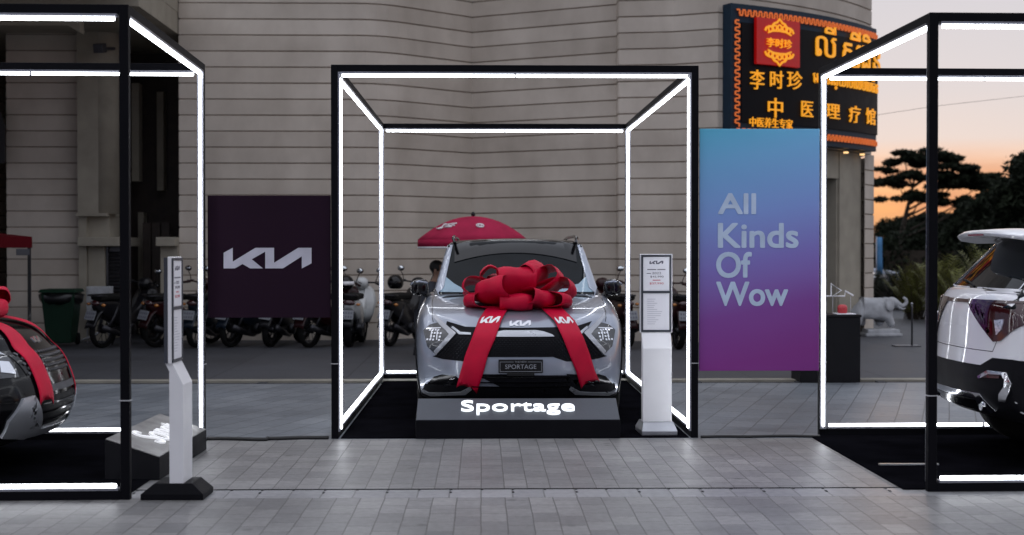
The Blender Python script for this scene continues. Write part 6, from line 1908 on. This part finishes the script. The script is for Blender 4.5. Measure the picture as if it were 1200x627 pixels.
for px, Y, wpx, ytop, lab in ((1215, 46, 38, 168, 'tallest dark round tree at the right edge of the photo'), (1170, 58, 30, 214, 'dark rounded tree right of the layered tree'),
                              (1140, 66, 26, 232, 'low dark tree under the right end of the layered tree'), (1098, 84, 30, 246, 'low dark tree right behind the post of the right frame'),
                              (1050, 90, 26, 252, 'far dark tree low beside the building corner'), (1075, 96, 24, 250, 'far dark tree between the building corner and the frame post'), (1200, 74, 40, 232, 'dark wide tree far behind the white car'), (1235, 60, 40, 190, 'dark tree beyond the right edge behind the white car')):
    s = F / Y
    h = at(px, ytop, Y).z
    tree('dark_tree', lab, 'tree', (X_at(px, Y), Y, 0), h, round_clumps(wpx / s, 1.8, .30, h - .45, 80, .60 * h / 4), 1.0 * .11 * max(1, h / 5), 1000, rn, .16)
def bush(px, Y, w, h, lab, m='palm_leaf', n=60):
    t = thing('palm_bush', lab, 'bush', (X_at(px, Y), Y, 0), 0, 'feathery bushes behind the white car')
    st = MB(); lf = MB()
    for k in range(n):
        a = rn.uniform(0, 2 * PI); out = rn.uniform(.25, 1) * w; hh = h * rn.uniform(.45, 1.0)
        p0 = Vector((rn.uniform(-.3, .3) * w, rn.uniform(-.3, .3) * w, 0))
        p2 = p0 + Vector((out * math.cos(a), out * math.sin(a), hh)); p1 = p0.lerp(p2, .5) + Vector((0, 0, hh * .28)); 
        pts = [p0 * (1 - t_) ** 2 + p1 * 2 * t_ * (1 - t_) + p2 * t_ ** 2 for t_ in [i / 7 for i in range(8)]]
        st.tube(pts, [.012 - .0012 * i for i in range(8)], 4, caps=False)
        for i in range(2, 8):
            d = (pts[i] - pts[i - 1]).normalized(); sd = d.cross(Vector((0, 0, 1)))
            if sd.length < .05: continue
            sd.normalize()
            for s in (-1, 1):
                for q in (0, .5):
                    b0 = pts[i - 1].lerp(pts[i], q); tip = b0 + (sd * s * .7 + d * .6 + Vector((0, 0, -.12))) * rn.uniform(.14, .26)
                    wd = d * .016
                    lf.add([b0 - wd, b0 + wd, tip], [(0, 1, 2)])
    so = st.build('stems', 'bark', t); lf.build('fronds', m, t)
bush(1108, 30, .75, 1.45, 'tall olive palm bush right of the front post of the right frame')
bush(1072, 31, .60, 1.30, 'olive palm bush between the elephant statue and the front post')
bush(1135, 29, .70, 1.15, 'low olive palm bush behind the rear of the white car')
bush(1160, 34, .9, 1.7, 'palm bush hidden mostly behind the white car')
bush(1050, 36, .7, 1.05, 'small dark palm bush behind the raised trunk of the statue', 'dark_leaf')
bush(1022, 38, .8, 0.95, 'dark palm bush behind the back of the elephant statue', 'dark_leaf')
hd = thing('hedge', 'long dark hedge across the far side of the car park', 'hedge', (X_at(1110, 62), 62, 0))
hb = MB()
for k in range(34):
    hh = 1.15 + .25 * math.sin(k * .9) + rn.uniform(-.1, .2)
    leaves(hb, (-6 + k * .48, rn.uniform(-.4, .4), hh * .9), (.6, .6, hh), 260, .14, rn)
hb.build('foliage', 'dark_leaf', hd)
MB().bb((-6, -.2, 0), (9, .2, 1.5)).build('stems', 'bark', hd)
def far_car(label, loc, rz, paint):
    t = thing('parked_car', label, 'car', loc, rz, 'cars parked far behind the building corner')
    vs, fs = box_cage(4, 6, 3, lambda i, j, k: ((-.86, -.8, 0, .8, .86)[i] * (.88 if k == 3 else 1) * (.93 if j in (0, 6) else 1), (0, .2, 1.1, 2.2, 3.3, 4.1, 4.3)[j], (.22, .5, .72, (.66, .74, .90, .95, .97, .95, .9)[j])[k]))
    MB().add(vs, fs, 0, True).build('body', paint, t, subsurf=2)
    vs, fs = box_cage(2, 4, 2, lambda i, j, k: ((-1, 0, 1)[i] * lerp(.80, .60, k / 2), lerp(1.0 + .75 * k / 2, 3.95 - .5 * k / 2, (0, .1, .5, .9, 1)[j]), lerp(.85, 1.46, k / 2)))
    MB().add(vs, fs, 0, True).build('windows', 'glass', t, subsurf=2)
    MB().bb((-.54, 1.85, 1.425), (.54, 3.3, 1.455)).build('roof', paint, t, bevel=.02)
    for y in (.8, 3.4):
        for x in (-.76, .76):
            MB().lathe([(0, -.1), (.2, -.1), (.31, -.09), (.32, 0), (.31, .09), (.2, .1), (0, .1)], 20, Matrix.Translation((x, y, .32)) @ Matrix.Rotation(PI / 2, 4, 'Y'), cap=False).build('wheel', 'rubber', t)
far_car('pale car parked far off just right of the building corner', (X_at(1034, 47), 47, -.03), R(58), 'white_paint')
far_car('silver car parked far off left of the front post', (X_at(1052, 54), 54, -.03), R(80), 'silver')
fb = thing('feather_flag', 'narrow blue flag on a pole by the building corner', 'flag', (X_at(1027, 40), 40, 0))
MB().tube([(0, 0, 0), (0, 0, 1.9)], .015, 6).build('pole', 'steel', fb)
MB().grid([[(.02, 0, z), (.10, .02, z), (.20 - .02 * z, .0, z)] for z in (.8, 1.2, 1.6, 1.88)]).build('cloth', 'blue_cloth', fb, solid=.006)
# ------------------------------------------------------------------ sky, sun, rendering
SUN_EL, SUN_AZ = R(3.0), R(16)      # low sun far behind the trees, to the right of the view axis
w = bpy.data.worlds.new('World'); scene.world = w; w.use_nodes = True
nt = w.node_tree; N, L = nt.nodes, nt.links
bg = N['Background']
sky = N.new('ShaderNodeTexSky'); sky.sky_type = 'NISHITA'; sky.sun_disc = False
sky.sun_elevation = SUN_EL; sky.sun_rotation = SUN_AZ; sky.air_density = 1.3; sky.dust_density = 2.5; sky.ozone_density = 1.0
# thin overcast veil above the sunset: a second, paler sky mixed over the first
geo = N.new('ShaderNodeTexCoord')
sep = N.new('ShaderNodeSeparateXYZ'); L.new(geo.outputs['Generated'], sep.inputs['Vector'])
veil = N.new('ShaderNodeValToRGB')
e = veil.color_ramp.elements
e[0].position = 0.0; e[0].color = (3.4, 2.0, 1.3, 1)
e[1].position = 1.0; e[1].color = (5.6, 6.0, 7.0, 1)
for p, c in ((0.030, (6.3, 3.1, 1.35)), (0.050, (6.5, 3.9, 2.3)), (0.075, (4.9, 4.55, 4.45)), (0.11, (4.45, 4.45, 4.7)), (0.18, (4.2, 4.3, 4.75)), (0.5, (5.2, 5.5, 6.3))):
    q = e.new(p); q.color = (*c, 1)
L.new(sep.outputs['Z'], veil.inputs['Fac'])
# sunset side is warmer and brighter: angle from the sun's bearing
dt = N.new('ShaderNodeVectorMath'); dt.operation = 'DOT_PRODUCT'; dt.inputs[1].default_value = (math.sin(R(58)), math.cos(R(58)), 0)
L.new(geo.outputs['Generated'], dt.inputs[0])
mr = N.new('ShaderNodeMapRange'); mr.inputs['From Min'].default_value = -0.25; mr.inputs['From Max'].default_value = 0.72
L.new(dt.outputs['Value'], mr.inputs['Value'])
cool = N.new('ShaderNodeMix'); cool.data_type = 'RGBA'; cool.inputs['A'].default_value = (5.0, 5.3, 6.3, 1)
east = N.new('ShaderNodeValToRGB')      # the side away from the sunset: dim blue-grey low down, paler overhead
ee = east.color_ramp.elements
ee[0].position = 0.0; ee[0].color = (1.0, 1.1, 1.5, 1); ee[1].position = 1.0; ee[1].color = (7.4, 7.5, 8.2, 1)
for p, c in ((0.22, (1.5, 1.7, 2.3)), (0.42, (5.4, 5.6, 6.4))):
    q = ee.new(p); q.color = (*c, 1)
L.new(sep.outputs['Z'], east.inputs['Fac']); L.new(east.outputs['Color'], cool.inputs['A'])
L.new(mr.outputs['Result'], cool.inputs['Factor']); L.new(veil.outputs['Color'], cool.inputs['B'])
# streaky low cloud near the horizon
mp = N.new('ShaderNodeMapping'); mp.inputs['Scale'].default_value = (9, 9, 42); L.new(geo.outputs['Generated'], mp.inputs['Vector'])
nz = N.new('ShaderNodeTexNoise'); nz.inputs['Scale'].default_value = 1.0; nz.inputs['Detail'].default_value = 5; L.new(mp.outputs['Vector'], nz.inputs['Vector'])
low = N.new('ShaderNodeMapRange'); low.inputs['From Min'].default_value = 0.075; low.inputs['From Max'].default_value = 0.03; L.new(sep.outputs['Z'], low.inputs['Value'])
nr = N.new('ShaderNodeMapRange'); nr.inputs['From Min'].default_value = 0.42; nr.inputs['From Max'].default_value = 0.62; L.new(nz.outputs['Fac'], nr.inputs['Value'])
cm = N.new('ShaderNodeMath'); cm.operation = 'MULTIPLY'; L.new(low.outputs['Result'], cm.inputs[0]); L.new(nr.outputs['Result'], cm.inputs[1])
cl = N.new('ShaderNodeMix'); cl.data_type = 'RGBA'; cl.inputs['B'].default_value = (3.6, 1.6, 1.2, 1)
L.new(cm.outputs[0], cl.inputs['Factor']); L.new(cool.outputs['Result'], cl.inputs['A'])
mix = N.new('ShaderNodeMix'); mix.data_type = 'RGBA'; mix.inputs['Factor'].default_value = 0.97
L.new(sky.outputs['Color'], mix.inputs['A']); L.new(cl.outputs['Result'], mix.inputs['B'])
L.new(mix.outputs['Result'], bg.inputs['Color'])
bg.inputs['Strength'].default_value = 0.11
sun = bpy.data.lights.new('sun', 'SUN'); sun.energy = 0.05; sun.angle = R(2.0); sun.color = (1.0, 0.62, 0.35)
so_ = bpy.data.objects.new('sun', sun); col.objects.link(so_)
sd = Vector((math.sin(SUN_AZ) * math.cos(SUN_EL), math.cos(SUN_AZ) * math.cos(SUN_EL), math.sin(SUN_EL)))
so_.rotation_euler = sd.to_track_quat('Z', 'Y').to_euler(); so_.location = (30, 60, 20)

vs_ = scene.view_settings
vs_.view_transform = 'Standard'; vs_.look = 'None'; vs_.exposure = 0.45; vs_.gamma = 1.0; vs_.use_curve_mapping = False
cy = scene.cycles
cy.use_denoising = True
try: cy.denoiser = 'OPENIMAGEDENOISE'
except Exception: pass
cy.max_bounces = 7; cy.diffuse_bounces = 3; cy.glossy_bounces = 4; cy.transmission_bounces = 4
cy.sample_clamp_indirect = 6.0; cy.caustics_reflective = False; cy.caustics_refractive = False
